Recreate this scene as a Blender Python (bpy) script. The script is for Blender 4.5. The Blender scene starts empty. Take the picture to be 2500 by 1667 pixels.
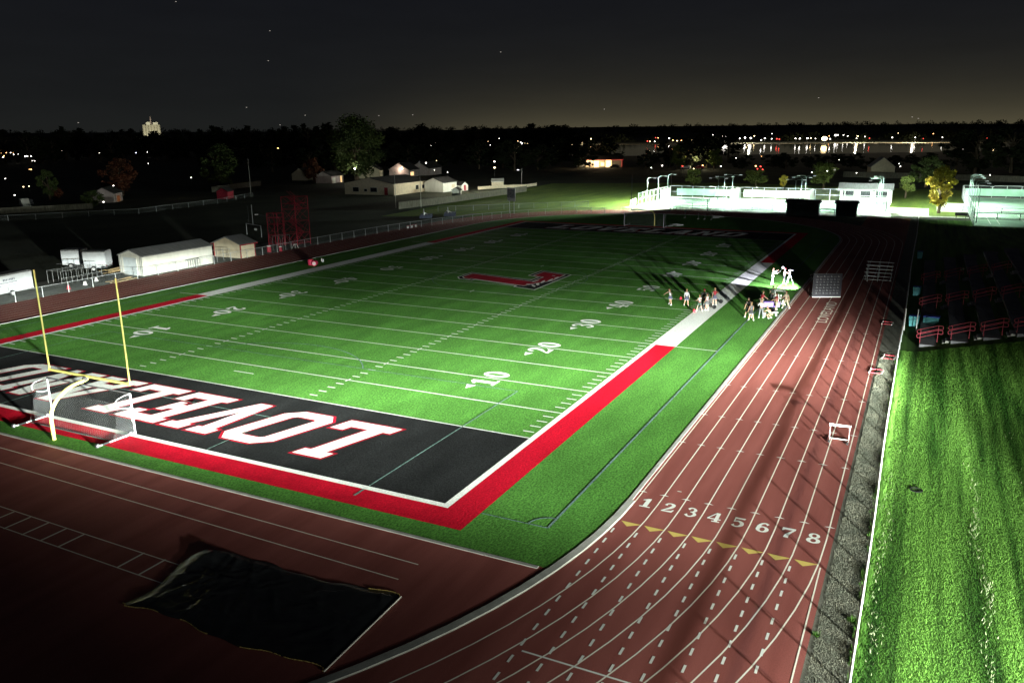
import bpy, bmesh, math, random
import numpy as np
from mathutils import Vector, Matrix, Euler
from mathutils.geometry import tessellate_polygon

random.seed(7)
R = math.radians
scene = bpy.context.scene
C = scene.collection

# ------------------------------------------------------------------ camera
cam_d = bpy.data.cameras.new('camera')
cam_d.sensor_width = 36.0
cam_d.lens = 36.0 * 1974.67 / 2500.0
cam_d.clip_start = 0.5
cam_d.clip_end = 12000
cam = bpy.data.objects.new('camera', cam_d)
C.objects.link(cam)
_yaw, _pit, _rol = 0.46876828, -0.254021172, -0.0103636581
_fw = Vector((math.cos(_yaw) * math.cos(_pit), math.sin(_yaw) * math.cos(_pit), math.sin(_pit)))
_r = Vector((math.sin(_yaw), -math.cos(_yaw), 0))
_u = _r.cross(_fw)
_R = _r * math.cos(_rol) + _u * math.sin(_rol)
_U = _u * math.cos(_rol) - _r * math.sin(_rol)
_m = Matrix(((_R.x, _U.x, -_fw.x), (_R.y, _U.y, -_fw.y), (_R.z, _U.z, -_fw.z))).to_4x4()
_m.translation = Vector((-38.5628, -18.4797, 16.7555))
cam.matrix_world = _m
scene.camera = cam

# ------------------------------------------------------------------ exposure
vs = scene.view_settings
scene.display_settings.display_device = 'sRGB'
vs.view_transform = 'Standard'
vs.look = 'None'
vs.exposure = 0.0
vs.gamma = 1.0
vs.use_curve_mapping = False

# ------------------------------------------------------------------ night sky
def build_world():
    w = bpy.data.worlds.new('World')
    scene.world = w
    w.use_nodes = True
    nt = w.node_tree
    N, L = nt.nodes, nt.links
    N.clear()
    out = N.new('ShaderNodeOutputWorld')
    bg = N.new('ShaderNodeBackground')
    tc = N.new('ShaderNodeTexCoord')
    sep = N.new('ShaderNodeSeparateXYZ')
    L.new(tc.outputs['Generated'], sep.inputs[0])
    ramp = N.new('ShaderNodeValToRGB')
    cr = ramp.color_ramp
    cr.elements[0].position = 0.0
    cr.elements[0].color = (0.0125, 0.0135, 0.0128, 1)
    cr.elements[1].position = 0.16
    cr.elements[1].color = (0.0068, 0.0074, 0.0098, 1)
    e = cr.elements.new(0.04)
    e.color = (0.0100, 0.0108, 0.0112, 1)
    e = cr.elements.new(1.0)
    e.color = (0.0045, 0.005, 0.007, 1)
    L.new(sep.outputs['Z'], ramp.inputs[0])
    # city glow low over the far lake: direction dependent
    dot = N.new('ShaderNodeVectorMath'); dot.operation = 'DOT_PRODUCT'
    gd = Vector((1.0, 0.10, 0)).normalized()
    dot.inputs[1].default_value = gd
    L.new(tc.outputs['Generated'], dot.inputs[0])
    mr = N.new('ShaderNodeMapRange')
    mr.interpolation_type = 'SMOOTHSTEP'
    mr.inputs[1].default_value = 0.80; mr.inputs[2].default_value = 1.0
    mr.inputs[3].default_value = 0.0; mr.inputs[4].default_value = 1.0
    L.new(dot.outputs['Value'], mr.inputs[0])
    ez = N.new('ShaderNodeMath'); ez.operation = 'MULTIPLY'; ez.inputs[1].default_value = -34.0
    L.new(sep.outputs['Z'], ez.inputs[0])
    ex = N.new('ShaderNodeMath'); ex.operation = 'EXPONENT'
    L.new(ez.outputs[0], ex.inputs[0])
    mn = N.new('ShaderNodeMath'); mn.operation = 'MINIMUM'; mn.inputs[1].default_value = 1.3
    L.new(ex.outputs[0], mn.inputs[0])
    gl = N.new('ShaderNodeMath'); gl.operation = 'MULTIPLY'
    L.new(mn.outputs[0], gl.inputs[0]); L.new(mr.outputs[0], gl.inputs[1])
    glc = N.new('ShaderNodeVectorMath'); glc.operation = 'SCALE'
    glc.inputs[0].default_value = (0.072, 0.060, 0.030)
    L.new(gl.outputs[0], glc.inputs['Scale'])
    # very weak Nishita sky with the sun far below the horizon
    sky = N.new('ShaderNodeTexSky')
    sky.sky_type = 'NISHITA'
    sky.sun_disc = False
    sky.sun_elevation = R(-10)
    sky.sun_rotation = R(75)
    sk = N.new('ShaderNodeVectorMath'); sk.operation = 'SCALE'; sk.inputs['Scale'].default_value = 0.02
    L.new(sky.outputs[0], sk.inputs[0])
    a1 = N.new('ShaderNodeVectorMath'); a1.operation = 'ADD'
    L.new(ramp.outputs[0], a1.inputs[0]); L.new(glc.outputs[0], a1.inputs[1])
    # faint uneven brightness, as thin high cloud at night
    nz = N.new('ShaderNodeTexNoise'); nz.inputs['Scale'].default_value = 9.0; nz.inputs['Detail'].default_value = 5
    mp = N.new('ShaderNodeMapping'); mp.inputs['Scale'].default_value = (1, 1, 5)
    L.new(tc.outputs['Generated'], mp.inputs[0]); L.new(mp.outputs[0], nz.inputs['Vector'])
    nm = N.new('ShaderNodeMapRange'); nm.inputs[3].default_value = 0.86; nm.inputs[4].default_value = 1.14
    L.new(nz.outputs['Fac'], nm.inputs[0])
    a3 = N.new('ShaderNodeVectorMath'); a3.operation = 'SCALE'
    L.new(a1.outputs[0], a3.inputs[0]); L.new(nm.outputs[0], a3.inputs['Scale'])
    a2 = N.new('ShaderNodeVectorMath'); a2.operation = 'ADD'
    L.new(a3.outputs[0], a2.inputs[0]); L.new(sk.outputs[0], a2.inputs[1])
    L.new(a2.outputs[0], bg.inputs['Color'])
    bg.inputs['Strength'].default_value = 1.0
    L.new(bg.outputs[0], out.inputs[0])
build_world()

# ------------------------------------------------------------------ main flood lights
# two flood lamps of the portable light tower that stands right of the camera,
# behind the track; their beam pattern (a photometric curve) is in the lamp node tree
TOWER = (-33.0, -36.0)
FLOOD_W = 4.15e6
def flood_lamp(name, loc, power, col):
    d = bpy.data.lights.new(name, 'POINT')
    d.energy = power
    d.color = col
    d.shadow_soft_size = 0.30
    d.use_nodes = True
    nt = d.node_tree
    N, L = nt.nodes, nt.links
    em = next(n for n in N if n.type == 'EMISSION')
    tc = N.new('ShaderNodeTexCoord')
    sep = N.new('ShaderNodeSeparateXYZ')
    L.new(tc.outputs['Normal'], sep.inputs[0])
    def m(op, a, b=None):
        n = N.new('ShaderNodeMath'); n.operation = op
        for i, v in enumerate((a, b)):
            if v is None: continue
            if isinstance(v, (int, float)): n.inputs[i].default_value = v
            else: L.new(v, n.inputs[i])
        return n.outputs[0]
    x, y, z = sep.outputs
    az = m('MULTIPLY', m('ARCTAN2', y, x), 180 / math.pi)
    hor = m('SQRT', m('ADD', m('MULTIPLY', x, x), m('MULTIPLY', y, y)))
    down = m('MAXIMUM', m('MULTIPLY', z, -1.0), 0.008)
    reach = m('DIVIDE', m('MULTIPLY', m('DIVIDE', hor, down), loc[2]), 220.0)
    def curve(inp, stops, scale):
        rp = N.new('ShaderNodeValToRGB')
        cr = rp.color_ramp
        while len(cr.elements) > 1: cr.elements.remove(cr.elements[-1])
        cr.elements[0].position = stops[0][0] / scale
        cr.elements[0].color = (stops[0][1],) * 3 + (1,)
        for p, v in stops[1:]:
            e = cr.elements.new(p / scale); e.color = (v,) * 3 + (1,)
        L.new(inp, rp.inputs[0])
        return rp.outputs[0]
    B = curve(reach, FLOOD_REACH, 220.0)
    # the heads that look left are tilted up, so the near ground on the left stays dark
    gx = m('MULTIPLY', m('DIVIDE', x, down), loc[2] / 60.0)
    gy = m('MULTIPLY', m('DIVIDE', y, down), loc[2] / 60.0)
    W = curve(gy, FLOOD_TILT, 60.0)
    S = curve(gx, FLOOD_CUT, 60.0)
    F = m('ADD', m('MULTIPLY', W, S), m('SUBTRACT', 1.0, W))
    # one head throws farther to the left, onto the sheds
    far = m('MULTIPLY', curve(m('DIVIDE', az, 90.0), FLOOD_LEFT, 90.0), curve(reach, [(0, 0), (82, 0), (108, 1), (219, 1)], 220.0))
    F = m('MULTIPLY', F, m('ADD', 1.0, m('MULTIPLY', far, 4.0)))
    A = curve(m('DIVIDE', az, 90.0), FLOOD_AZ, 90.0)
    L.new(m('MULTIPLY', m('MULTIPLY', A, B), F), em.inputs['Strength'])
    o = bpy.data.objects.new(name, d)
    o.location = loc
    C.objects.link(o)
    return o
FLOOD_REACH = [(8, .004), (13, .010), (20, .050), (26, .058), (31, .052), (36, .066), (42, .12), (48, .23), (53, .42), (58, .85), (62, 1.0), (68, .82), (80, .51), (98, .19),
               (112, .11), (125, .085), (140, .072), (175, .042), (205, .03), (219, .014)]
FLOOD_AZ = [(0, 0), (11, .025), (13.5, .08), (15, .12), (16.5, .2), (17.6, .46), (18.8, .72), (20.5, .88), (30, .96), (40, 1.0), (50, 1.0), (60, 1.0), (66, .9), (70, .7), (73, .45), (77, .12), (84, .012)]
FLOOD_LEFT = [(0, 0), (49, 0), (52, .3), (56, 1), (90, 1)]
FLOOD_TILT = [(0, 0), (16, 0), (20, .35), (24, .78), (28, .95), (32, 1.0), (59, 1.0)]
FLOOD_CUT = [(0, .02), (10, .03), (15, .05), (18, .10), (21, .22), (23, .50), (25, .9), (27, 1.0), (59, 1.0)]
FL1 = flood_lamp('flood_light', (TOWER[0], TOWER[1], 4.9), FLOOD_W, (0.90, 1.0, 0.93))
FL2 = flood_lamp('flood_light', (TOWER[0] - .5, TOWER[1] + .6, 7.0), FLOOD_W * .27, (1.0, .97, .74))

# ------------------------------------------------------------------ helpers
class MB:
    """collects shapes and links them as ONE mesh object"""
    def __init__(self):
        self.v = []; self.f = []; self.mi = []; self.cur = 0
    def mat(self, i): self.cur = i; return self
    def add(self, vs, fs):
        b = len(self.v)
        self.v.extend([tuple(p) for p in vs])
        for f in fs:
            self.f.append(tuple(b + i for i in f)); self.mi.append(self.cur)
    def box(self, x, y, z, sx, sy, sz, rz=0.0, top=1.0):
        """centre x,y ; z is the bottom; sizes; top scales the upper face"""
        c, s = math.cos(rz), math.sin(rz)
        vs = []
        for k, zz in ((1.0, z), (top, z + sz)):
            for a, b in ((-1, -1), (1, -1), (1, 1), (-1, 1)):
                px, py = a * sx / 2 * k, b * sy / 2 * k
                vs.append((x + px * c - py * s, y + px * s + py * c, zz))
        self.add(vs, [(3, 2, 1, 0), (4, 5, 6, 7), (0, 1, 5, 4), (1, 2, 6, 5), (2, 3, 7, 6), (3, 0, 4, 7)])
        return self
    def tube(self, p, q, r, r2=None, n=6, cap=True):
        p, q = Vector(p), Vector(q)
        d = q - p
        if d.length < 1e-6: return self
        if r2 is None: r2 = r
        zq = d.normalized()
        a = zq.cross(Vector((0, 0, 1)))
        if a.length < 1e-3: a = Vector((1, 0, 0))
        a.normalize(); b = zq.cross(a)
        vs = []
        for pt, rr in ((p, r), (q, r2)):
            for i in range(n):
                t = 2 * math.pi * i / n
                vs.append(pt + (a * math.cos(t) + b * math.sin(t)) * rr)
        fs = [(i, (i + 1) % n, n + (i + 1) % n, n + i) for i in range(n)]
        if cap:
            vs += vs[:2 * n]
            fs += [tuple(range(2 * n, 3 * n))[::-1], tuple(range(3 * n, 4 * n))]
        self.add(vs, fs)
        return self
    def path(self, pts, r, n=6):
        for i in range(len(pts) - 1):
            self.tube(pts[i], pts[i + 1], r if not isinstance(r, (list, tuple)) else r[i],
                      r if not isinstance(r, (list, tuple)) else r[i + 1], n)
        return self
    def quad(self, a, b, c, d): self.add([a, b, c, d], [(0, 1, 2, 3)]); return self
    def prism(self, pts, z0, z1):
        n = len(pts)
        vs = [(x, y, z0) for x, y in pts] + [(x, y, z1) for x, y in pts]
        fs = [(i, (i + 1) % n, n + (i + 1) % n, n + i) for i in range(n)]
        fs += [tuple(range(n))[::-1], tuple(range(n, 2 * n))]
        self.add(vs, fs); return self
    def gable(self, L, W, H, ro, over=0.25, rt=0.12):
        """roof slabs: ridge along x (length L), width W over eaves height H, ridge at ro"""
        for s in (-1, 1):
            y0, z0 = s * (W / 2 + over), H - over * (ro - H) / (W / 2)
            x0, x1 = -L / 2 - over, L / 2 + over
            a = [(x0, y0, z0), (x1, y0, z0), (x1, 0, ro), (x0, 0, ro)]
            b = [(x, y, z + rt) for x, y, z in a]
            vs = a + b
            self.add(vs, [(0, 1, 2, 3), (7, 6, 5, 4), (0, 4, 5, 1), (1, 5, 6, 2), (2, 6, 7, 3), (3, 7, 4, 0)])
        return self
    def shell(self, L, W, H, ro):
        """walls with two gables"""
        l, w = L / 2, W / 2
        vs = [(-l, -w, 0), (l, -w, 0), (l, w, 0), (-l, w, 0), (-l, -w, H), (l, -w, H), (l, w, H), (-l, w, H), (-l, 0, ro), (l, 0, ro)]
        self.add(vs, [(0, 1, 5, 4), (2, 3, 7, 6), (1, 2, 6, 9, 5), (3, 0, 4, 8, 7)])
        return self
    def ball(self, x, y, z, rx, ry=None, rz=None, n=8, m=6):
        ry = rx if ry is None else ry; rz = rx if rz is None else rz
        vs = [(x, y, z + rz)]
        for i in range(1, m):
            t = math.pi * i / m
            for j in range(n):
                p = 2 * math.pi * j / n
                vs.append((x + rx * math.sin(t) * math.cos(p), y + ry * math.sin(t) * math.sin(p), z + rz * math.cos(t)))
        vs.append((x, y, z - rz))
        fs = [(0, 1 + j, 1 + (j + 1) % n) for j in range(n)]
        for i in range(m - 2):
            for j in range(n):
                a, b = 1 + i * n + j, 1 + i * n + (j + 1) % n
                fs.append((a, a + n, b + n, b))
        l = len(vs) - 1
        fs += [(l, 1 + (m - 2) * n + (j + 1) % n, 1 + (m - 2) * n + j) for j in range(n)]
        self.add(vs, fs); return self
    def lathe(self, prof, x=0, y=0, n=12, cap=False):
        vs = []
        for r, z in prof:
            for i in range(n):
                t = 2 * math.pi * i / n
                vs.append((x + r * math.cos(t), y + r * math.sin(t), z))
        fs = []
        for k in range(len(prof) - 1):
            for i in range(n):
                a, b = k * n + i, k * n + (i + 1) % n
                fs.append((a, b, b + n, a + n))
        if cap: fs += [tuple(range(n))[::-1], tuple(range((len(prof) - 1) * n, len(prof) * n))]
        self.add(vs, fs); return self
    def build(self, name, mats, parent=None, smooth=False, loc=None):
        me = bpy.data.meshes.new(name)
        me.from_pydata(self.v, [], self.f)
        if not isinstance(mats, (list, tuple)): mats = [mats]
        for m in mats: me.materials.append(m)
        if len(mats) > 1: me.polygons.foreach_set('material_index', self.mi)
        if smooth: me.polygons.foreach_set('use_smooth', [True] * len(me.polygons))
        me.update()
        o = bpy.data.objects.new(name, me)
        if parent: o.parent = parent
        if loc: o.location = loc
        C.objects.link(o)
        return o

def tag(o, label=None, cat=None, group=None, kind=None):
    if label: o['label'] = label
    if cat: o['category'] = cat
    if group: o['group'] = group
    if kind: o['kind'] = kind
    return o
def thing(name, label, cat, loc=(0, 0, 0), rz=0.0, group=None):
    o = bpy.data.objects.new(name, None)
    o.empty_display_size = 0.3
    o.location = loc; o.rotation_euler = (0, 0, rz)
    C.objects.link(o)
    return tag(o, label, cat, group)
def dup(root, loc, rz=None, label=None, scale=None):
    r = root.copy(); C.objects.link(r); r.location = loc
    if rz is not None: r.rotation_euler = (0, 0, rz)
    if scale: r.scale = scale
    if label: r['label'] = label
    for ch in list(root.children):
        c = ch.copy(); C.objects.link(c); c.parent = r
        for g in list(ch.children):
            d = g.copy(); C.objects.link(d); d.parent = c
    return r
def struct(o): o['kind'] = 'structure'; return o

# ------------------------------------------------------------------ materials
def mat(name, col, rough=0.8, var=0.0, scale=4.0, bump=0.0, metal=0.0, col2=None, emit=None, stretch=None, fine=None, spec=0.3, lo=.35, hi=.65):
    m = bpy.data.materials.new(name)
    m.use_nodes = True
    nt = m.node_tree; N, L = nt.nodes, nt.links
    b = N['Principled BSDF']
    b.inputs['Roughness'].default_value = rough
    b.inputs['Metallic'].default_value = metal
    b.inputs['Specular IOR Level'].default_value = spec
    col = tuple(col) + (1,)
    b.inputs['Base Color'].default_value = col
    if emit:
        b.inputs['Emission Color'].default_value = tuple(emit[:3]) + (1,)
        b.inputs['Emission Strength'].default_value = emit[3]
        return m
    tc = N.new('ShaderNodeTexCoord')
    src = tc.outputs['Object']
    mp = N.new('ShaderNodeMapping')
    if stretch: mp.inputs['Scale'].default_value = stretch
    L.new(src, mp.inputs[0])
    cur = None
    nz = N.new('ShaderNodeTexNoise')
    nz.inputs['Scale'].default_value = scale; nz.inputs['Detail'].default_value = 4
    L.new(mp.outputs[0], nz.inputs['Vector'])
    if var or col2:
        c2 = tuple(col2) + (1,) if col2 else tuple(max(0, c * (1 - var)) for c in col[:3]) + (1,)
        c1 = col if col2 else tuple(min(1, c * (1 + var)) for c in col[:3]) + (1,)
        rp = N.new('ShaderNodeValToRGB')
        rp.color_ramp.elements[0].position = lo; rp.color_ramp.elements[0].color = c2
        rp.color_ramp.elements[1].position = hi; rp.color_ramp.elements[1].color = c1
        L.new(nz.outputs['Fac'], rp.inputs[0])
        cur = rp.outputs[0]
    if fine:
        # fine = (scale, amount, stretch)
        n2 = N.new('ShaderNodeTexNoise'); n2.inputs['Scale'].default_value = fine[0]; n2.inputs['Detail'].default_value = 3
        n2.inputs['Roughness'].default_value = 0.7
        m2 = N.new('ShaderNodeMapping')
        if len(fine) > 2: m2.inputs['Scale'].default_value = fine[2]
        if len(fine) > 3: m2.inputs['Rotation'].default_value = fine[3]
        L.new(src, m2.inputs[0]); L.new(m2.outputs[0], n2.inputs['Vector'])
        mr = N.new('ShaderNodeMapRange')
        mr.inputs[1].default_value = 0.3; mr.inputs[2].default_value = 0.7
        mr.inputs[3].default_value = 1 - fine[1]; mr.inputs[4].default_value = 1 + fine[1]
        L.new(n2.outputs['Fac'], mr.inputs[0])
        sc = N.new('ShaderNodeVectorMath'); sc.operation = 'SCALE'
        if cur is None: sc.inputs[0].default_value = col[:3]
        else: L.new(cur, sc.inputs[0])
        L.new(mr.outputs[0], sc.inputs['Scale'])
        cur = sc.outputs[0]
        if bump:
            bp = N.new('ShaderNodeBump'); bp.inputs['Strength'].default_value = bump; bp.inputs['Distance'].default_value = 0.03
            L.new(n2.outputs['Fac'], bp.inputs['Height']); L.new(bp.outputs[0], b.inputs['Normal'])
    elif bump:
        bp = N.new('ShaderNodeBump'); bp.inputs['Strength'].default_value = bump; bp.inputs['Distance'].default_value = 0.05
        L.new(nz.outputs['Fac'], bp.inputs['Height']); L.new(bp.outputs[0], b.inputs['Normal'])
    if cur is not None: L.new(cur, b.inputs['Base Color'])
    return m
def glow(name, col, strength): return mat(name, (0.02, 0.02, 0.02), emit=tuple(col) + (strength,))
def mesh_mat(name, col, cover, scale):
    """woven wire or netting: procedural diamond holes"""
    m = bpy.data.materials.new(name); m.use_nodes = True
    nt = m.node_tree; N, L = nt.nodes, nt.links
    b = N['Principled BSDF']; b.inputs['Base Color'].default_value = tuple(col) + (1,)
    b.inputs['Roughness'].default_value = .6
    out = next(n for n in N if n.type == 'OUTPUT_MATERIAL')
    tr = N.new('ShaderNodeBsdfTransparent'); mx = N.new('ShaderNodeMixShader')
    tc = N.new('ShaderNodeTexCoord'); sep = N.new('ShaderNodeSeparateXYZ')
    L.new(tc.outputs['Object'], sep.inputs[0])
    def mm(op, a, c=None):
        n = N.new('ShaderNodeMath'); n.operation = op
        for i, v in enumerate((a, c)):
            if v is None: continue
            if isinstance(v, (int, float)): n.inputs[i].default_value = v
            else: L.new(v, n.inputs[i])
        return n.outputs[0]
    h = mm('ADD', sep.outputs[0], sep.outputs[1])
    p = mm('FRACT', mm('MULTIPLY', mm('ADD', h, sep.outputs[2]), scale))
    q = mm('FRACT', mm('MULTIPLY', mm('SUBTRACT', h, sep.outputs[2]), scale))
    w = 1 - math.sqrt(1 - cover)
    f = mm('MAXIMUM', mm('LESS_THAN', p, w), mm('LESS_THAN', q, w))
    L.new(f, mx.inputs[0]); L.new(tr.outputs[0], mx.inputs[1]); L.new(b.outputs[0], mx.inputs[2])
    L.new(mx.outputs[0], out.inputs[0])
    return m

TURF_FINE = (11.0, 0.55, (1, 1, 1))
M = {}
def turfmat(name, col, amt=.62, big=.16):
    return mat(name, col, rough=.75, var=big, scale=.35, fine=(7.0, amt, (1.0, 1.5, 1)), bump=.75, spec=.08, stretch=(.5, 1.6, 1))
M['turf'] = turfmat('turf_green', (.078, .225, .040))
M['black'] = turfmat('turf_black', (.017, .018, .019), .55, .25)
M['red'] = turfmat('turf_red', (.52, .006, .024), .32, .12)
M['white'] = turfmat('turf_white', (.82, .84, .82), .20, .05)
M['letter_red'] = turfmat('turf_letter_red', (.34, .006, .022), .3)
M['thin'] = turfmat('turf_pale_line', (.15, .24, .22), .6)
M['line'] = mat('line_white', (.78, .80, .78), rough=.7, fine=(9.0, .12))
M['track'] = mat('track_red', (.325, .104, .090), rough=.75, col2=(.245, .074, .064), scale=.8, stretch=(.12, 1.1, 1), fine=(22.0, .16), bump=.35, spec=.10)
M['trackline'] = mat('track_line', (.90, .84, .74), rough=.7, fine=(14.0, .10))
M['trackwhite'] = mat('track_white', (.84, .84, .80), rough=.7, fine=(14.0, .06))
M['yellow'] = mat('track_yellow', (.66, .50, .14), rough=.7, fine=(14.0, .08))
M['concrete'] = mat('concrete', (.40, .40, .37), rough=.85, var=.15, scale=1.5, fine=(18.0, .15), bump=.2)
M['asphalt'] = mat('asphalt', (.055, .056, .06), rough=.9, var=.2, scale=.6, fine=(12.0, .25), bump=.2)
M['ground'] = mat('ground_dark', (.030, .036, .018), rough=.95, var=.35, scale=.08, fine=(2.0, .35), bump=.2)
M['lawn'] = mat('lawn', (.085, .205, .030), rough=.9, col2=(.022, .066, .010), scale=.95, stretch=(.05, 1.3, 1), fine=(14.0, .5, (.8, 1.4, 1)), bump=.7)
M['gravel'] = mat('dry_verge', (.170, .165, .135), rough=.95, col2=(.115, .115, .095), scale=1.6, stretch=(.6, 1.3, 1), fine=(26.0, .35), bump=.25)
M['pipe_white'] = mat('pipe_white', (.82, .82, .80), rough=.45, var=.06, scale=3)
M['galv'] = mat('galvanised', (.45, .47, .48), rough=.5, metal=.3, var=.12, scale=6)
M['goal_yellow'] = mat('goal_yellow', (.62, .58, .17), rough=.5, var=.07, scale=2.5)
M['goal_white'] = mat('goal_white', (.42, .42, .44), rough=.4, var=.05, scale=3)
M['rubber'] = mat('rubber', (.018, .018, .020), rough=.7, var=.2, scale=8)
M['steel_dark'] = mat('steel_dark', (.07, .07, .075), rough=.6, var=.2, scale=4)
M['alu'] = mat('aluminium', (.62, .63, .64), rough=.45, metal=.4, var=.1, scale=5)
M['scaf_red'] = mat('scaffold_red', (.42, .03, .055), rough=.6, var=.25, scale=3)
M['rail_red'] = mat('rail_red', (.40, .055, .08), rough=.5, var=.15, scale=4)
M['wood'] = mat('wood', (.32, .23, .12), rough=.8, var=.25, scale=5, stretch=(.4, 3, 3))
M['woodgrey'] = mat('wood_grey', (.10, .092, .072), rough=.9, var=.3, scale=2, stretch=(3, 3, .4))
M['wall_white'] = mat('wall_white', (.66, .66, .60), rough=.7, var=.08, scale=1.2, stretch=(1, 1, .3))
M['wall_cream'] = mat('wall_cream', (.60, .52, .38), rough=.8, var=.08, scale=1.5)
M['wall_pink'] = mat('wall_pink', (.40, .33, .32), rough=.85, var=.15, scale=1)
M['roof_grey'] = mat('roof_grey', (.22, .225, .23), rough=.6, var=.15, scale=1, stretch=(4, .5, 1))
M['roof_dark'] = mat('roof_dark', (.035, .033, .032), rough=.9, var=.3, scale=1.5)
M['trim_red'] = mat('trim_red', (.30, .03, .04), rough=.6, var=.15, scale=4)
M['glass'] = mat('window_glass', (.012, .014, .018), rough=.15, var=.3, scale=3)
M['screen'] = mat('wind_screen', (.36, .62, .46), rough=.8, var=.10, scale=.6, bump=.4)
M['screen_white'] = mat('fence_white', (.68, .72, .68), rough=.7, var=.08, scale=1)
M['court'] = mat('court_surface', (.26, .42, .30), rough=.8, var=.12, scale=.4)
M['court_line'] = mat('court_line', (.8, .82, .8), rough=.7, var=.05, scale=2)
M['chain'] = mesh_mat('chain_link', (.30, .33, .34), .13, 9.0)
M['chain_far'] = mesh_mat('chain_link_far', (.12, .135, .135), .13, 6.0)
M['net'] = mesh_mat('goal_net', (.30, .31, .32), .055, 6.0)
M['bark'] = mat('bark', (.10, .075, .05), rough=.95, var=.3, scale=6, stretch=(3, 3, .5), bump=.5)
M['leaf_green'] = mat('leaf_green', (.060, .085, .020), rough=.8, col2=(.026, .042, .010), scale=1.1)
M['leaf_yellow'] = mat('leaf_yellow', (.58, .47, .06), rough=.8, col2=(.34, .30, .05), scale=.9)
M['leaf_olive'] = mat('leaf_olive', (.14, .17, .035), rough=.8, col2=(.07, .10, .022), scale=.9)
M['leaf_red'] = mat('leaf_red', (.11, .030, .012), rough=.8, col2=(.05, .02, .008), scale=.9)
M['leaf_dark'] = mat('leaf_dark', (.022, .030, .010), rough=.9, col2=(.010, .014, .005), scale=.9)

# ------------------------------------------------------------------ terrain
YD = 0.9144
FW = 48.768
def smooth(a, b, x):
    t = min(1.0, max(0.0, (x - a) / (b - a)))
    return t * t * (3 - 2 * t)
def ground_z(x, y):
    d = math.hypot(x, y)
    return -0.05 + 26.0 * smooth(1300, 3000, d)
def build_ground():
    rings = [0, 60, 120, 180, 250, 330, 430, 560, 700, 850, 1050, 1300, 1600, 1900, 2200, 2500, 2750, 3000, 3400, 4200, 6000]
    n = 96
    mb = MB()
    vs = [(0, 0, -.05)]; fs = []
    for r in rings[1:]:
        for i in range(n):
            t = 2 * math.pi * i / n
            x, y = r * math.cos(t), r * math.sin(t)
            z = ground_z(x, y)
            if 1800 < r < 3600: z += 5.0 * math.sin(7 * t) * math.sin(3.3 * t + r * .002) + random.uniform(-1.5, 1.5)
            vs.append((x, y, z))
    fs += [(0, 1 + i, 1 + (i + 1) % n) for i in range(n)]
    for k in range(len(rings) - 2):
        for i in range(n):
            a, b = 1 + k * n + i, 1 + k * n + (i + 1) % n
            fs.append((a, a + n, b + n, b))
    mb.add(vs, fs)
    struct(mb.build('ground', M['ground'], smooth=True))
build_ground()

# ------------------------------------------------------------------ stadium shapes
CY = 24.4
CX0, CX1 = -5.1, 93.0
RAD = 32.0
def stadium(off, n=40):
    """closed outline at distance off outside the kerb, starting at the near right corner"""
    r = RAD + off
    pts = []
    for i in range(n + 1):
        t = -math.pi / 2 + math.pi * i / n
        pts.append((CX1 + r * math.cos(t), CY + r * math.sin(t)))
    for i in range(n + 1):
        t = math.pi / 2 + math.pi * i / n
        pts.append((CX0 + r * math.cos(t), CY + r * math.sin(t)))
    return pts
def sheet(name, polys, z, m, kind='structure'):
    """flat painted or laid surface; polys = list of outlines or (outline, holes)"""
    mb = MB()
    for i, p in enumerate(polys):
        holes = []
        if isinstance(p, tuple) and len(p) == 2 and isinstance(p[1], list) and p[1] and isinstance(p[1][0], list):
            p, holes = p
        loops = [[Vector((x, y, 0)) for x, y in l] for l in [p] + holes]
        tris = tessellate_polygon(loops)
        flat = [v for l in loops for v in l]
        fs = []
        for t in tris:
            a, b, c = (flat[k] for k in t)
            if (b - a).cross(c - a).z < 0: t = (t[0], t[2], t[1])
            fs.append(tuple(t))
        mb.add([(v.x, v.y, z) for v in flat], fs)
    o = mb.build(name, m)
    o['kind'] = kind
    return o
def strip(pts, w, closed=False):
    """list of quads following a polyline"""
    out = []
    n = len(pts)
    def nrm(i):
        if closed: a, b = pts[(i - 1) % n], pts[(i + 1) % n]
        else: a, b = pts[max(i - 1, 0)], pts[min(i + 1, n - 1)]
        dx, dy = b[0] - a[0], b[1] - a[1]
        l = math.hypot(dx, dy) or 1
        return -dy / l, dx / l
    for i in range(n if closed else n - 1):
        j = (i + 1) % n
        (ax, ay), (bx, by) = nrm(i), nrm(j)
        p, q = pts[i], pts[j]
        h = w / 2
        out.append([(p[0] - ax * h, p[1] - ay * h), (q[0] - bx * h, q[1] - by * h), (q[0] + bx * h, q[1] + by * h), (p[0] + ax * h, p[1] + ay * h)])
    return out
def rect(x0, y0, x1, y1): return [(x0, y0), (x1, y0), (x1, y1), (x0, y1)]
def quads(name, qs, z, m):
    mb = MB()
    for q in qs:
        a = 0
        for i in range(len(q)):
            j = (i + 1) % len(q); a += q[i][0] * q[j][1] - q[j][0] * q[i][1]
        if a < 0: q = q[::-1]
        mb.add([(x, y, z) for x, y in q], [tuple(range(len(q)))])
    return struct(mb.build(name, m))

# running track: one red sheet (with the near D area), turf infield on top
TRK_OUT = 8.95
trk = stadium(TRK_OUT)
i0 = 0
sheet('running_track', [trk], 0.0, M['track'])
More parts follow.
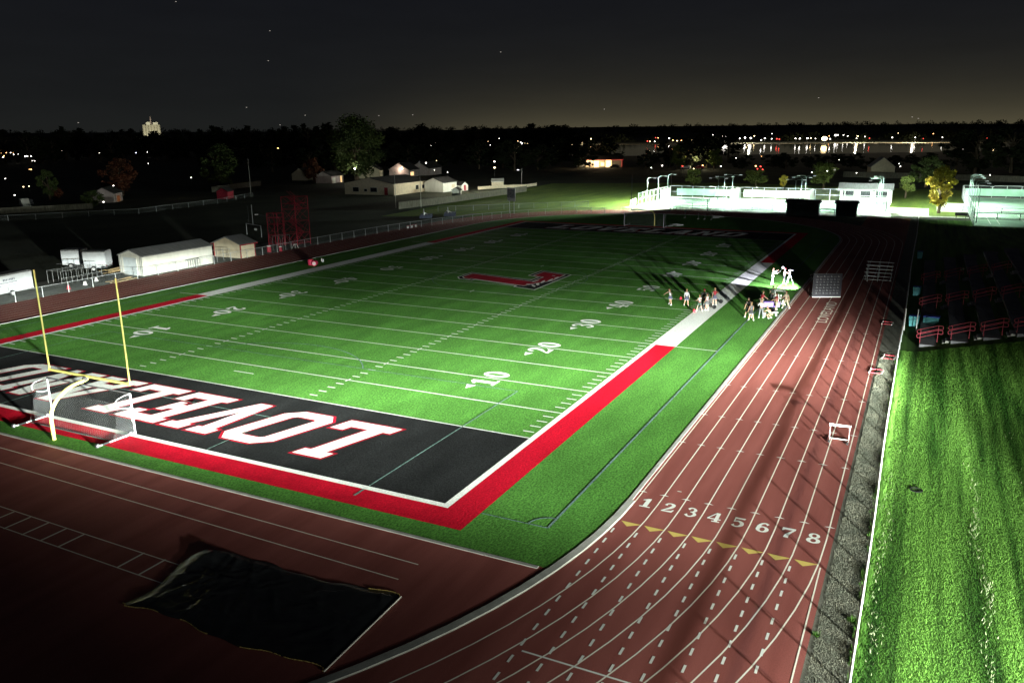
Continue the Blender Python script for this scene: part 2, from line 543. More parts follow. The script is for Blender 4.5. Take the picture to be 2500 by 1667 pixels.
# straight chutes past the curves on the right hand side
sheet('running_track', [rect(-60, -16.55, CX0 - .02, -7.4)], -0.006, M['track'])
sheet('running_track', [rect(93, -16.55, 133, -9.0)], -0.006, M['track'])
sheet('infield_apron', [rect(-60, -7.4, -12.5, 62)], -0.012, M['track'])
TURF_X = -12.35
tin = [p for p in stadium(-.10)]
def clip_x(poly, x0):
    out = []
    n = len(poly)
    for i in range(n):
        a, b = poly[i], poly[(i + 1) % n]
        if a[0] >= x0: out.append(a)
        if (a[0] >= x0) != (b[0] >= x0):
            t = (x0 - a[0]) / (b[0] - a[0]); out.append((x0, a[1] + t * (b[1] - a[1])))
    return out
TURF = clip_x(tin, TURF_X)
sheet('turf_field', [TURF], 0.02, M['turf'])
# concrete kerb round the infield and along the end of the turf
def build_kerb():
    mb = MB()
    ring = stadium(0.04, 56)
    for q in strip(ring, .20, True):
        if min(p[0] for p in q) > CX0 - .5 or q[0][1] > 40: mb.prism(q, -.01, .042)
    for q in strip([p for p in stadium(.10, 56) if p[0] <= CX0 + .1 and p[1] < 40], .34): mb.prism(q, -.01, .045)
    x = TURF_X - .09
    y = -6.3
    while y < 56.5:
        y2 = min(y + 2.38, 56.6)
        mb.prism(rect(x - .09, y, x + .085, y2 - .015), -.01, .035)
        y = y2
    struct(mb.build('kerb', M['concrete']))
build_kerb()
Z = 0.02
# ---- painted areas
blk, red, wht = [], [], []
blk = [rect(-9.144, 0, 0, FW), rect(100 * YD, 0, 110 * YD, FW)]
sheet('end_zone_paint', blk, Z + .004, M['black'])
B = 1.98
red = [rect(-9.144 - .36, -B, 25 * YD, -.36), rect(-9.144 - .36, FW + .36, 25 * YD, FW + B), rect(-9.144 - B, -B, -9.144 - .36, FW + B),
       rect(75 * YD, -B, 110 * YD + .36, -.36), rect(75 * YD, FW + .36, 110 * YD + .36, FW + B), rect(110 * YD + .36, -B, 110 * YD + B, FW + B)]
sheet('red_border_paint', red, Z + .004, M['red'])
wht = [rect(25 * YD, -B, 75 * YD, 0), rect(25 * YD, FW, 75 * YD, FW + B),
       rect(-9.144 - .36, -.36, 25 * YD, 0), rect(-9.144 - .36, FW, 25 * YD, FW + .36), rect(75 * YD, -.36, 110 * YD + .36, 0),
       rect(75 * YD, FW, 110 * YD + .36, FW + .36), rect(-9.144 - .36, 0, -9.144, FW), rect(110 * YD, 0, 110 * YD + .36, FW)]
sheet('white_border_paint', wht, Z + .008, M['white'])
# ---- yard lines and hash marks
ln = []
lw = .052
for k in range(0, 101, 5): ln.append(rect(k * YD - lw, 0, k * YD + lw, FW))
for k in (25, 75):
    ln.append(rect(k * YD - lw, -5.3, k * YD + lw, -B)); ln.append(rect(k * YD - lw, FW + B, k * YD + lw, FW + 4.6))
quads('yard_lines', ln, Z + .012, M['line'])
hs = []
for k in range(1, 100):
    x = k * YD
    if k % 5:
        hs.append(rect(x - .05, .15, x + .05, .84)); hs.append(rect(x - .065, FW - .88, x + .065, FW - .15))
        for yy in (FW / 3, 2 * FW / 3): hs.append(rect(x - .065, yy - .32, x + .065, yy + .32))
    else:
        for yy in (FW / 3, 2 * FW / 3): hs.append(rect(x - .31, yy - .05, x - .06, yy + .05)); hs.append(rect(x + .06, yy - .05, x + .31, yy + .05))
for x in (3 * YD + .15, 97 * YD - .15): hs.append(rect(x - .05, FW / 2 - .95, x + .05, FW / 2 + .95))
for x in (40 * YD, 60 * YD):
    hs.append([(x - .45, FW / 2 - .09), (x + .45, FW / 2 - .09), (x + .45, FW / 2 + .09), (x - .45, FW / 2 + .09)])
quads('hash_marks', hs, Z + .0125, M['line'])
# ---- thin pale soccer lines
th = []
def seg(a, b, w=.075): th.extend(strip([a, b], w))
def arc(cx, cy, r, a0, a1, w=.09, n=24):
    th.extend(strip([(cx + r * math.cos(R(a0 + (a1 - a0) * i / n)), cy + r * math.sin(R(a0 + (a1 - a0) * i / n))) for i in range(n + 1)], w))
SY0, SY1 = -5.32, FW + 5.32
for s in (0, 1):
    X = (lambda x: x) if s == 0 else (lambda x: 100 * YD - x)
    a0 = 0 if s == 0 else 180
    seg((X(-9.3), SY0), (X(-9.3), -B - .05)); seg((X(-9.3), FW + B + .05), (X(-9.3), SY1))
    seg((X(7.3), 4.36), (X(7.3), 44.7)); seg((X(-9.1), 4.36), (X(7.3), 4.36)); seg((X(-9.1), 44.7), (X(7.3), 44.7))
    seg((X(-3.62), 15.3), (X(-3.62), 33.6)); seg((X(-9.1), 15.3), (X(-3.62), 15.3)); seg((X(-9.1), 33.6), (X(-3.62), 33.6))
    arc(X(2.0), FW / 2 + .1, 9.15, -54 + a0, 54 + a0)
    seg((X(-10.3), 4.36), (X(-9.55), 4.36), .12)
    if s == 0: arc(-9.3, SY0, .95, 0, 90)
seg((-9.3, SY0), (100 * YD + 9.3, SY0), .11); seg((-9.3, SY1), (100 * YD + 9.3, SY1), .11)
arc(50 * YD, FW / 2, 9.15, 0, 360, .07, 64)
quads('soccer_lines', th, Z + .016, M['thin'])

# ------------------------------------------------------------------ lettering
LET = {
 'L': ([(0,0),(3.65,0),(3.65,1.5),(2.75,1.5),(2.75,.9),(1.55,.9),(1.55,4.65),(1.95,4.65),(1.95,5.45),(0,5.45),(0,4.65),(.5,4.65),(.5,.9),(0,.9)], []),
 'O': ([(.8,0),(2.9,0),(3.7,.8),(3.7,4.65),(2.9,5.45),(.8,5.45),(0,4.65),(0,.8)], [[(1.2,.9),(1.0,1.1),(1.0,4.35),(1.2,4.55),(2.5,4.55),(2.7,4.35),(2.7,1.1),(2.5,.9)]]),
 'V': ([(1.35,0),(2.35,0),(3.4,4.65),(3.75,4.65),(3.75,5.45),(2.15,5.45),(2.15,4.65),(2.45,4.65),(1.85,1.6),(1.25,4.65),(1.55,4.65),(1.55,5.45),(-.05,5.45),(-.05,4.65),(.3,4.65)], []),
 'E': ([(0,0),(3.6,0),(3.6,1.6),(2.75,1.6),(2.75,.9),(1.5,.9),(1.5,2.3),(2.0,2.3),(2.0,1.9),(2.6,1.9),(2.6,3.55),(2.0,3.55),(2.0,3.15),(1.5,3.15),(1.5,4.55),(2.75,4.55),(2.75,3.9),(3.6,3.9),(3.6,5.45),(0,5.45),(0,4.65),(.45,4.65),(.45,.8),(0,.8)], []),
 'A': ([(-.05,0),(1.5,0),(1.5,.8),(1.2,.8),(1.35,1.4),(2.35,1.4),(2.5,.8),(2.2,.8),(2.2,0),(3.75,0),(3.75,.8),(3.4,.8),(2.45,5.45),(1.25,5.45),(.3,.8),(-.05,.8)], [[(1.5,2.2),(1.85,4.0),(2.2,2.2)]]),
 'N': ([(0,0),(1.6,0),(1.6,.8),(1.3,.8),(1.3,3.5),(2.6,0),(3.3,0),(3.3,4.65),(3.7,4.65),(3.7,5.45),(2.1,5.45),(2.1,4.65),(2.4,4.65),(2.4,2.2),(1.2,5.45),(0,5.45),(0,4.65),(.4,4.65),(.4,.8),(0,.8)], []),
 'D': ([(0,0),(2.9,0),(3.7,.8),(3.7,4.65),(2.9,5.45),(0,5.45),(0,4.65),(.4,4.65),(.4,.8),(0,.8)], [[(1.4,.9),(1.4,4.55),(2.5,4.55),(2.7,4.35),(2.7,1.1),(2.5,.9)]]),
}
def area(p):
    return sum(p[i][0] * p[(i + 1) % len(p)][1] - p[(i + 1) % len(p)][0] * p[i][1] for i in range(len(p))) / 2
def grow(p, d):
    """outline moved outward by d (mitred)"""
    if area(p) < 0: d = -d
    n = len(p); out = []
    for i in range(n):
        a, b, c = p[i - 1], p[i], p[(i + 1) % n]
        def un(u, v):
            dx, dy = v[0] - u[0], v[1] - u[1]; l = math.hypot(dx, dy); return dy / l, -dx / l
        n1, n2 = un(a, b), un(b, c)
        k = 1 + n1[0] * n2[0] + n1[1] * n2[1]
        k = max(k, .45)
        out.append((b[0] + d * (n1[0] + n2[0]) / k, b[1] + d * (n1[1] + n2[1]) / k))
    return out
SHEAR = .28
def word(txt, place):
    w, r = [], []
    for i, ch in enumerate(txt):
        o, hs_ = LET[ch]
        def tf(p): return [place(u + i * 4.25 + SHEAR * v, v) for u, v in p]
        w.append((tf(o), [tf(h) for h in hs_]) if hs_ else tf(o))
        go = grow(o, .16); gh = [grow(h, -.13) for h in hs_]
        r.append((tf(go), [tf(h) for h in gh]) if gh else tf(go))
    return w, r
near = lambda u, v: (-1.95 - v, 7.27 + u)
far = lambda u, v: (100 * YD + 1.95 + v, FW - 7.27 - u)
for pl in (near, far):
    w, r = word('LOVELAND', pl)
    sheet('end_zone_letter_outline', r, Z + .008, M['letter_red'])
    sheet('end_zone_letters', w, Z + .019, M['white'])

# numerals in a unit box, thick and thin strokes
def cat(pts, ws, n=6):
    out, wo = [], []
    for i in range(len(pts) - 1):
        p0, p1, p2, p3 = pts[max(i - 1, 0)], pts[i], pts[i + 1], pts[min(i + 2, len(pts) - 1)]
        for k in range(n):
            t = k / n
            f = lambda a, b, c, d: .5 * (2 * b + (c - a) * t + (2 * a - 5 * b + 4 * c - d) * t * t + (3 * b - a - 3 * c + d) * t ** 3)
            out.append((f(p0[0], p1[0], p2[0], p3[0]), f(p0[1], p1[1], p2[1], p3[1])))
            wo.append(ws[i] + (ws[i + 1] - ws[i]) * t)
    out.append(pts[-1]); wo.append(ws[-1])
    return out, wo
def stroke(pts, ws):
    p, w = cat(pts, ws)
    qs = []
    L_, R_ = [], []
    for i in range(len(p)):
        a, b = p[max(i - 1, 0)], p[min(i + 1, len(p) - 1)]
        dx, dy = b[0] - a[0], b[1] - a[1]; l = math.hypot(dx, dy) or 1
        nx, ny = -dy / l * w[i] / 2, dx / l * w[i] / 2
        L_.append((p[i][0] + nx, p[i][1] + ny)); R_.append((p[i][0] - nx, p[i][1] - ny))
    for i in range(len(p) - 1): qs.append([L_[i], R_[i], R_[i + 1], L_[i + 1]])
    return qs
def ring(cx, cy, rx, ry, ix, iy, n=28):
    qs = []
    for i in range(n):
        a, b = 2 * math.pi * i / n, 2 * math.pi * (i + 1) / n
        qs.append([(cx + rx * math.cos(a), cy + ry * math.sin(a)), (cx + rx * math.cos(b), cy + ry * math.sin(b)),
                   (cx + ix * math.cos(b), cy + iy * math.sin(b)), (cx + ix * math.cos(a), cy + iy * math.sin(a))])
    return qs
NUM = {
 '0': [ring(.5, .5, .48, .5, .17, .37)],
 '1': [[[(.42, .1), (.42, 1), (.10, .82), (.10, .73), (.33, .77), (.33, .1)][::-1]], [[(.421, .1), (.66, .1), (.66, 1), (.421, 1)]], [[(.1, 0), (.9, 0), (.9, .1), (.1, .1)]]],
 '2': [stroke([(.20, .70), (.26, .88), (.50, .95), (.74, .80), (.66, .54), (.36, .28), (.14, .08)], [.24, .13, .11, .28, .26, .13, .10]), [[(.08, 0), (.88, 0), (.96, .3), (.86, .3), (.74, .18), (.08, .1)]]],
 '3': [stroke([(.20, .78), (.34, .94), (.56, .94), (.70, .75), (.58, .57), (.40, .53)], [.24, .13, .11, .26, .14, .08]), stroke([(.40, .53), (.64, .49), (.78, .28), (.58, .06), (.34, .05), (.16, .22)], [.08, .14, .28, .12, .12, .24])],
 '4': [[[(.54, .1), (.80, .1), (.80, 1), (.54, 1)]], [[(.40, 0), (.96, 0), (.96, .1), (.40, .1)]], [[(.02, .25), (.98, .25), (.98, .36), (.02, .36)]], [[(.02, .33), (.13, .33), (.64, 1), (.52, 1)]]],
 '5': [[[(.16, .84), (.86, .84), (.90, 1.0), (.16, 1.0)]], [[(.16, .50), (.25, .50), (.25, .9), (.16, .9)]], stroke([(.20, .54), (.48, .62), (.74, .46), (.76, .24), (.56, .06), (.32, .05), (.16, .2)], [.09, .13, .27, .26, .12, .12, .24])],
 '6': [stroke([(.80, .82), (.60, .95), (.36, .86), (.22, .60), (.22, .34)], [.20, .12, .16, .26, .27]), ring(.50, .31, .44, .31, .17, .2)],
 '7': [[[(.06, .68), (.14, .68), (.24, .8), (.94, .82), (.96, 1), (.06, 1)]], stroke([(.88, .86), (.62, .52), (.47, .26), (.44, .0)], [.12, .18, .28, .34])],
 '8': [ring(.5, .75, .37, .25, .15, .15), ring(.5, .27, .46, .27, .18, .16)],
}
def numeral_quads(ch, tf, z0, lst):
    for k, g in enumerate(NUM[ch]):
        for q in g: lst.append(([tf(x, y) for x, y in q], z0 + .0012 * k))
def zquads(name, qz, m):
    mb = MB()
    for q, z in qz:
        if area(q) < 0: q = q[::-1]
        mb.add([(x, y, z) for x, y in q], [tuple(range(len(q)))])
    return struct(mb.build(name, m))
nq, dq = [], []
for k in range(1, 10):
    x = k * 10 * YD
    t = str(k * 10 if k <= 5 else 100 - k * 10)
    for side in (0, 1):
        for j, ch in enumerate(t):
            if side == 0: tf = lambda a, b, j=j: (x + (-1.62 if j == 0 else .22) + a * 1.4, 6.42 + b * 1.95)
            else: tf = lambda a, b, j=j: (x - ((-1.62 if j == 0 else .22) + a * 1.4), FW - 6.42 - b * 1.95)
            numeral_quads(ch, tf, Z + .016, nq)
        if k != 5:
            s = -1 if k < 5 else 1
            yb = 7.85 if side == 0 else FW - 7.85
            nq.append(([(x + s * 2.75, yb), (x + s * 1.9, yb - .36), (x + s * 1.9, yb + .36)], Z + .016))
zquads('yard_numbers', nq, M['white'])

# ------------------------------------------------------------------ midfield emblem
LOGO = [(42.45,29.5),(43.58,30.35),(47.12,30.37),(45.13,21.45),(47.17,21.4),(47.75,23.02),(51.77,23.0),(50.29,18.35),(39.8,18.37),(40.61,21.39),(41.25,21.4),(42.73,27.44),(42.11,27.5)]
sheet('midfield_logo', [LOGO], Z + .0135, M['white'])
l1 = grow(LOGO, -.16); sheet('midfield_logo', [l1], Z + .017, M['black'])
LR = [(43.15,29.05),(43.9,29.72),(46.25,29.75),(44.2,20.75),(47.45,20.75),(47.95,22.3),(50.75,22.3),(49.75,19.1),(45.6,19.0),(43.2,20.1),(41.6,20.6),(43.3,28.3),(42.95,28.35)]
sheet('midfield_logo', [grow(LR, .14)], Z + .0205, M['white'])
sheet('midfield_logo', [LR], Z + .024, M['letter_red'])
fe = []
for (x, y, a, l, w) in ((44.6, 19.6, 12, 2.0, .34), (45.9, 19.25, 6, 2.2, .3), (43.0, 19.5, 25, 1.6, .4), (47.6, 19.2, 4, 1.6, .28), (41.9, 19.5, 40, 1.3, .34), (44.6, 20.5, -8, 1.6, .22), (42.6, 20.4, 80, .8, .28), (48.6, 20.0, 60, .7, .22)):
    c, s = math.cos(R(a)), math.sin(R(a))
    P = [(-l / 2, 0), (-l * .2, -w / 2), (l * .35, -w * .4), (l / 2, 0), (l * .35, w * .4), (-l * .2, w / 2)]
    fe.append([(x + u * c - v * s, y + u * s + v * c) for u, v in P])
mbq = [(q, Z + .027 + .0012 * i) for i, q in enumerate(fe)]
zquads('midfield_logo', mbq, M['white'])

# ------------------------------------------------------------------ track markings
tl = []
LANE = [0.29 + 1.05 * i for i in range(9)]
for i, off in enumerate(LANE):
    r = RAD + off
    pts = []
    # outer loop: right straight, near curve, left straight, far curve
    n = 64
    for k in range(n + 1):
        t = -math.pi / 2 + math.pi * k / n
        pts.append((CX1 + r * math.cos(t), CY + r * math.sin(t)))
    for k in range(n + 1):
        t = math.pi / 2 + math.pi * k / n
        pts.append((CX0 + r * math.cos(t), CY + r * math.sin(t)))
    tl.extend(strip(pts, .058, True))
yl = CY - RAD
tl.append(rect(-45, yl - LANE[8] - .06, -7.6, yl - LANE[8] + .0 - .005))
for x0, y0 in ((-7.65, 8), (-21.3, 3)): pass
quads('lane_lines', tl, .004, M['trackline'])
ds = []
for i in range(0, 8):
    y = yl - LANE[i]
    x = -8.0
    k = 0
    while x > -40:
        r = RAD + LANE[min(i, 8)]
        # dashes run straight on, where the lane lines curve away
        ds.append(rect(x - .42, y - .045, x, y + .045)); x -= .98; k += 1
quads('chute_dashes', ds, .0075, M['trackwhite'])
tk = []
for i in range(9):
    y = yl - LANE[i]
    for x in (-3.95, 3.1, 8.1, 14.6, 24.0, 33.6, 41.5): tk.append([(x, y - .24), (x + .12, y), (x, y + .24)])
tk.append(rect(-17.52, -16.3, -17.44, -8.05))
tk.append(rect(-3.2, -9.56, -3.14, -9.36))
quads('lane_ticks', tk, .0075, M['trackwhite'])
tri = []
for i in range(8):
    a, b = yl - LANE[i], yl - LANE[i + 1]
    xa, xb = -7.2 - .025 * i, -7.2 - .025 * (i + 1)
    tri.append([(xa, a - .06), (xa - .42, (a + b) / 2 + .08), (xb, b + .06)])
quads('start_triangles', tri, .0075, M['yellow'])
nq = []
for i in range(8):
    y = yl - LANE[i] - .22
    tf = lambda a, b, y=y, i=i: (-5.48 - .03 * i + b * .92, y - .02 - a * .62)
    numeral_quads(str(i + 1), tf, .0075, nq)
zquads('lane_numbers', nq, M['trackwhite'])
# runway lines of the near apron
rw = []
def seg2(a, b, w=.055): rw.extend(strip([a, b], w))
seg2((-13.75, 30), (-14.3, -1.87)); seg2((-15.05, 30), (-15.57, -1.79))
seg2((-18.25, 30), (-18.52, 6.3)); seg2((-19.45, 30), (-19.78, 6.3))
quads('runway_lines', rw, .004, M['trackline'])
rr = []
for y in (27.4, 26.2, 25.0, 23.8, 22.5, 20.0, 18.8, 17.56, 16.35, 15.07, 13.83, 12.63, 8.9, 7.65): rr.append(rect(-19.7 + .01 * (17 - y) * -.4, y - .05, -18.45, y + .05))
quads('runway_rungs', rr, .008, M['trackline'])
# lettering on the track straight
def text_mesh(body, size, name, m, parent=None, xs=1.0):
    c = bpy.data.curves.new(name, 'FONT'); c.body = body; c.size = size
    c.align_x = 'CENTER'; c.align_y = 'CENTER'
    o = bpy.data.objects.new(name, c); C.objects.link(o)
    dg = bpy.context.evaluated_depsgraph_get()
    me = bpy.data.meshes.new_from_object(o.evaluated_get(dg))
    C.objects.unlink(o); bpy.data.objects.remove(o)
    me.name = name
    me.materials.clear(); me.materials.append(m)
    t = bpy.data.objects.new(name, me)
    if parent: t.parent = parent
    C.objects.link(t)
    return t
t = text_mesh('LOVELAND', 1.0, 'track_lettering', M['trackline'])
bb = t.dimensions
xs = [v.co.x for v in t.data.vertices]; ys = [v.co.y for v in t.data.vertices]
w_, h_ = max(xs) - min(xs), max(ys) - min(ys)
for v in t.data.vertices: v.co.x *= 9.6 / w_; v.co.y *= .95 / h_
t.location = (41.3, -11.42, .0075)
struct(t)
# ------------------------------------------------------------------ verge and lawn right of the track
sheet('dry_verge', [rect(-60, -17.95, 133, -16.55)], -.03, M['gravel'])
def bank_z(x, y):
    return .235 * max(0.0, -19.0 - y) * smooth(4, 30, x) * (1 - smooth(70, 120, x)) - .03
def build_lawn():
    mb = MB()
    xs = np.concatenate([np.linspace(-60, 30.2, 47), np.linspace(34, 133, 40)])
    ys = np.concatenate([np.linspace(-17.95, -34, 22), np.linspace(-38, -120, 14)])
    vs, fs = [], []
    for x in xs:
        for y in ys: vs.append((x, y, bank_z(x, y) if y > -34 else bank_z(x, -34)))
    ny = len(ys)
    for i in range(len(xs) - 1):
        for j in range(ny - 1):
            a = i * ny + j; fs.append((a, a + 1, a + ny + 1, a + ny))
    mb.add(vs, fs)
    struct(mb.build('lawn', M['lawn'], smooth=True))
build_lawn()

# ------------------------------------------------------------------ football goal posts
def goal_post(x, s, label, up='goal_yellow'):
    """s = +1 : the gooseneck stands behind (towards -x) ; local +x points to the field"""
    t = thing('football_goal_post', label, 'goal post', (x, FW / 2, 0), 0 if s > 0 else math.pi, 'football goal posts')
    mb = MB()
    pts = [(-2.62, 0, -.02), (-2.62, 0, 1.15)]
    for i in range(0, 11):
        a = math.pi / 2 * i / 10
        pts.append((-2.62 + 2.2 * (1 - math.cos(a)), 0, 1.15 + 1.72 * math.sin(a)))
    pts.append((-.08, 0, 2.95))
    mb.path(pts, .105, 10)
    for q in pts[1:-1]: mb.ball(q[0], q[1], q[2], .106, n=10, m=6)
    mb.build('gooseneck', M['goal_yellow'], t, True)
    mb = MB(); mb.tube((0, -3.55, 3.05), (0, 3.55, 3.05), .08, n=10)
    mb.build('crossbar', M[up], t, True)
    mb = MB(); mb.tube((-.36, 0, 2.94), (-.16, 0, 2.99), .125, n=10)
    mb.build('collar', M['steel_dark'], t, True)
    for y in (-3.55, 3.55):
        mb = MB(); mb.tube((0, y, 3.0), (0, y, 9.15), .055, .05, n=8); mb.ball(0, y, 3.05, .1)
        u = mb.build('upright', M[up], t, True)
        mb = MB(); mb.box(.0, y, 8.55, .03, .10, .62)
        mb.build('ribbon', M['ribbon'], u)
    return t
M['ribbon'] = mat('ribbon', (.40, .17, .06), rough=.8, var=.2, scale=6)
goal_post(-9.144, 1, 'yellow football goal post in the near black end zone behind a soccer goal')
goal_post(110 * YD, -1, 'thin tall football goal post at the far end zone in front of the courts', 'steel_dark')

# ------------------------------------------------------------------ soccer goals
def soccer_goal(x, y, rz, label, W=7.42, H=2.44, metal='goal_white', deep=2.45, back=1.05):
    t = thing('soccer_goal', label, 'soccer goal', (x, y, .02), rz, 'soccer goals')
    w = W / 2
    for s in (-1, 1):
        mb = MB(); mb.tube((0, s * w, 0), (0, s * w, H), .05, n=8)
        mb.build('post', M[metal], t, True)
    mb = MB(); mb.tube((0, -w, H), (0, w, H), .045, n=8); mb.build('crossbar', M['steel_dark'], t, True)  # dark material puts the unlit side of the pale bar into its colour
    for s in (-1, 1):
        mb = MB()
        P = [(0, H), (-.45, H - .02), (-.85, H - .1), (-back, H - .28), (-back + .05, H - .5), (-.75, H - .68), (-.35, H - .8), (0, H - .82)]
        mb.path([(a, s * w, b) for a, b in P], .022, 6)
        mb.build('top_stay', M[metal], t, True)
        mb = MB(); mb.tube((0, s * w, .07), (-deep, s * w, .09), .05, n=8)
        g = mb.build('ground_bar', M[metal], t, True)
        mb = MB(); mb.tube((-deep * .70, s * w, .085), (-deep * .88, s * w, .09), .062, n=8)
        mb.build('pad', M['rubber'], g, True)
        for xx in (-deep, -.35):
            mb = MB(); mb.tube((xx, s * w - .05, .13), (xx, s * w + .05, .13), .13, n=14)
            wh = mb.build('wheel', M['rubber'], t)
            mb = MB(); mb.tube((xx, s * w - .058, .13), (xx, s * w + .058, .13), .075, n=12)
            mb.build('rim', M[metal], wh)
    mb = MB(); mb.tube((-1.5, -w, .06), (-1.5, w, .06), .03, n=6); mb.build('back_bar', M['steel_dark'], t, True)
    mb = MB()
    n = 10
    prof = [(-.05, H - .05), (-back + .05, H - .3), (-back - .05, 1.1), (-1.3, .5), (-1.5, .06)]
    for k in range(len(prof) - 1):
        for i in range(n):
            y0, y1 = -w + W * i / n, -w + W * (i + 1) / n
            sag = lambda yy: .10 * math.sin((yy + w) / W * math.pi * 5) * .5
            (a, b), (c, d) = prof[k], prof[k + 1]
            mb.quad((a + sag(y0), y0, b), (a + sag(y1), y1, b), (c + sag(y1), y1, d), (c + sag(y0), y0, d))
    for s in (-1, 1):
        for k in range(len(prof) - 1):
            (a, b), (c, d) = prof[k], prof[k + 1]
            mb.quad((a, s * w, b), (c, s * w, d), (-.03, s * w, d), (-.03, s * w, b))
    mb.build('net', M['net'], t)
    return t
sg = soccer_goal(-9.1, 24.69, 0, 'white soccer goal with small wheels and a net on the near end line')
soccer_goal(101.3, 25.8, math.pi - .06, 'white soccer goal behind the far end zone on the dark grass')
soccer_goal(134, 26, math.pi - .03, 'dark soccer goal frame standing on the path before the bright courts', metal='steel_dark')
# a towel hung on the near goal post
mb = MB()
mb.add([(-.16, 20.93 - 24.69, 1.62), (.02, 20.9 - 24.69, 1.62), (.0, 20.88 - 24.69, 1.0), (-.13, 20.9 - 24.69, .85), (-.16, 20.83 - 24.69, 1.6), (.02, 20.8 - 24.69, 1.6), (.0, 20.78 - 24.69, 1.0), (-.13, 20.8 - 24.69, .85)],
       [(0, 1, 2, 3), (7, 6, 5, 4), (0, 4, 5, 1), (1, 5, 6, 2), (2, 6, 7, 3), (3, 7, 4, 0)])
o = mb.build('towel', M['pipe_white']); o.location = (-9.15, 24.69, 0)
tag(o, 'white towel hanging on the right post of the near soccer goal', 'towel')

# ------------------------------------------------------------------ black tarp over the sand pit
def tarp():
    A, Bq, Cq, D = (-16.62, -2.57), (-21.27, -2.79), (-21.42, 6.6), (-17.15, 6.5)
    n, m_ = 84, 46
    rnd = random.Random(3)
    rid = []
    for i in range(80):
        u, v = rnd.random(), rnd.random()
        if i < 16: u = .55 + .45 * rnd.random()
        rid.append((u, v, rnd.uniform(-1.3, 1.3) + (0.9 if u > .6 else 0), rnd.uniform(.008, .024), rnd.uniform(.05, .22), rnd.uniform(.012, .045) * (1.4 if u > .6 else 1)))
    vs, fs = [], []
    for i in range(n + 1):
        for j in range(m_ + 1):
            u, v = i / n, j / m_
            wob = .14 * math.sin(9 * u + 1) * (1 if v in (0, 1) else .3) + .05 * math.sin(31 * u)
            x = (A[0] * (1 - v) + Bq[0] * v) * (1 - u) + (D[0] * (1 - v) + Cq[0] * v) * u + (wob if 0 < u < .98 else 0)
            y = (A[1] * (1 - v) + Bq[1] * v) * (1 - u) + (D[1] * (1 - v) + Cq[1] * v) * u + (.35 * math.sin(5 * v + .8) * smooth(.7, 1, u))
            z = .09 + .03 * math.sin(7 * u) * math.sin(5 * v)
            for (ru, rv, ra, rw, rl, rh) in rid:
                du, dv = (u - ru) * 2, v - rv
                a = du * math.cos(ra) + dv * math.sin(ra); b = -du * math.sin(ra) + dv * math.cos(ra)
                z += rh * math.exp(-(b / rw) ** 2 - (a / (rl * 2)) ** 2)
            e = min(u, 1 - u, v, 1 - v)
            z = .03 + (z - .03) * smooth(0, .06, e)
            z += .13 * math.exp(-((u - .92) / .06) ** 2 - ((v - .1) / .16) ** 2)
            vs.append((x, y, z))
    for i in range(n):
        for j in range(m_):
            a = i * (m_ + 1) + j; fs.append((a, a + 1, a + m_ + 2, a + m_ + 1))
    mb = MB(); mb.add(vs, fs)
    o = mb.build('tarp', M['tarp'], smooth=True)
    tag(o, 'big wrinkled black tarp lying over the jump pit on the dark red apron', 'tarp')
    # frayed golden edging and a pale kerb edge
    e1 = [vs[i * (m_ + 1) + m_] for i in range(0, n + 1)]
    e2 = [vs[i * (m_ + 1)] for i in range(0, 14)]
    for run in (e1[0:16], e1[16:31], e1[44:59], e1[68:85], e2):
        mb = MB()
        for i in range(len(run) - 1):
            for k in range(3):
                p = Vector(run[i]).lerp(Vector(run[i + 1]), k / 3); q = Vector(run[i]).lerp(Vector(run[i + 1]), (k + 1.05) / 3)
                mb.tube(p + Vector((0, 0, .02)), q + Vector((rnd.uniform(-.012, .012), rnd.uniform(-.01, .01), .02)), rnd.uniform(.006, .024), n=4)
        mb.build('edging', M['gold'], o)
    mb = MB(); mb.tube((A[0] + .03, A[1] - .05, .05), (Bq[0], Bq[1] - .05, .05), .028, n=6)
    mb.build('edge_rope', M['trackline'], o)
M['tarp'] = mat('tarp_black', (.014, .015, .016), rough=.34, var=.3, scale=2, bump=.15, spec=.5)
M['gold'] = mat('gold_fringe', (.42, .30, .10), rough=.6, var=.3, scale=9)
tarp()

# ------------------------------------------------------------------ fence along the right side of the track
def right_fence():
    t = thing('pipe_fence', 'long white topped chain link fence along the outer edge of the running track', 'fence', (0, -17.95, 0))
    mb = MB()
    xs = [-46 + 2.6 * i for i in range(69)]
    rnd = random.Random(5)
    pts = []
    for x in xs: pts.append((x, .05 * math.sin(x * .11) + .015 * math.sin(x * .31), 1.14 + .012 * math.sin(x * .5)))
    for i in range(len(pts) - 1): mb.tube(pts[i], pts[i + 1], .047, n=8)
    mb.build('top_rail', M['pipe_white'], t, True)
    mb = MB()
    for x, y, z in pts: mb.tube((x, y, -.05), (x, y, z), .034, n=6)
    o = mb.build('fence_posts', M['galv'], t, True); o['kind'] = 'stuff'
    mb = MB()
    for i in range(len(pts) - 1):
        a, b = pts[i], pts[i + 1]
        mb.quad((a[0], a[1], .03), (b[0], b[1], .03), (b[0], b[1], b[2] - .02), (a[0], a[1], a[2] - .02))
    mb.build('mesh_panel', M['chain'], t)
    mb = MB()
    for y in (-1.05, -.12):
        mb = MB(); mb.tube((36.3, y, 0), (36.3, y, 1.9), .04); mb.build('gate_post', M['pipe_white'], t, True)
right_fence()

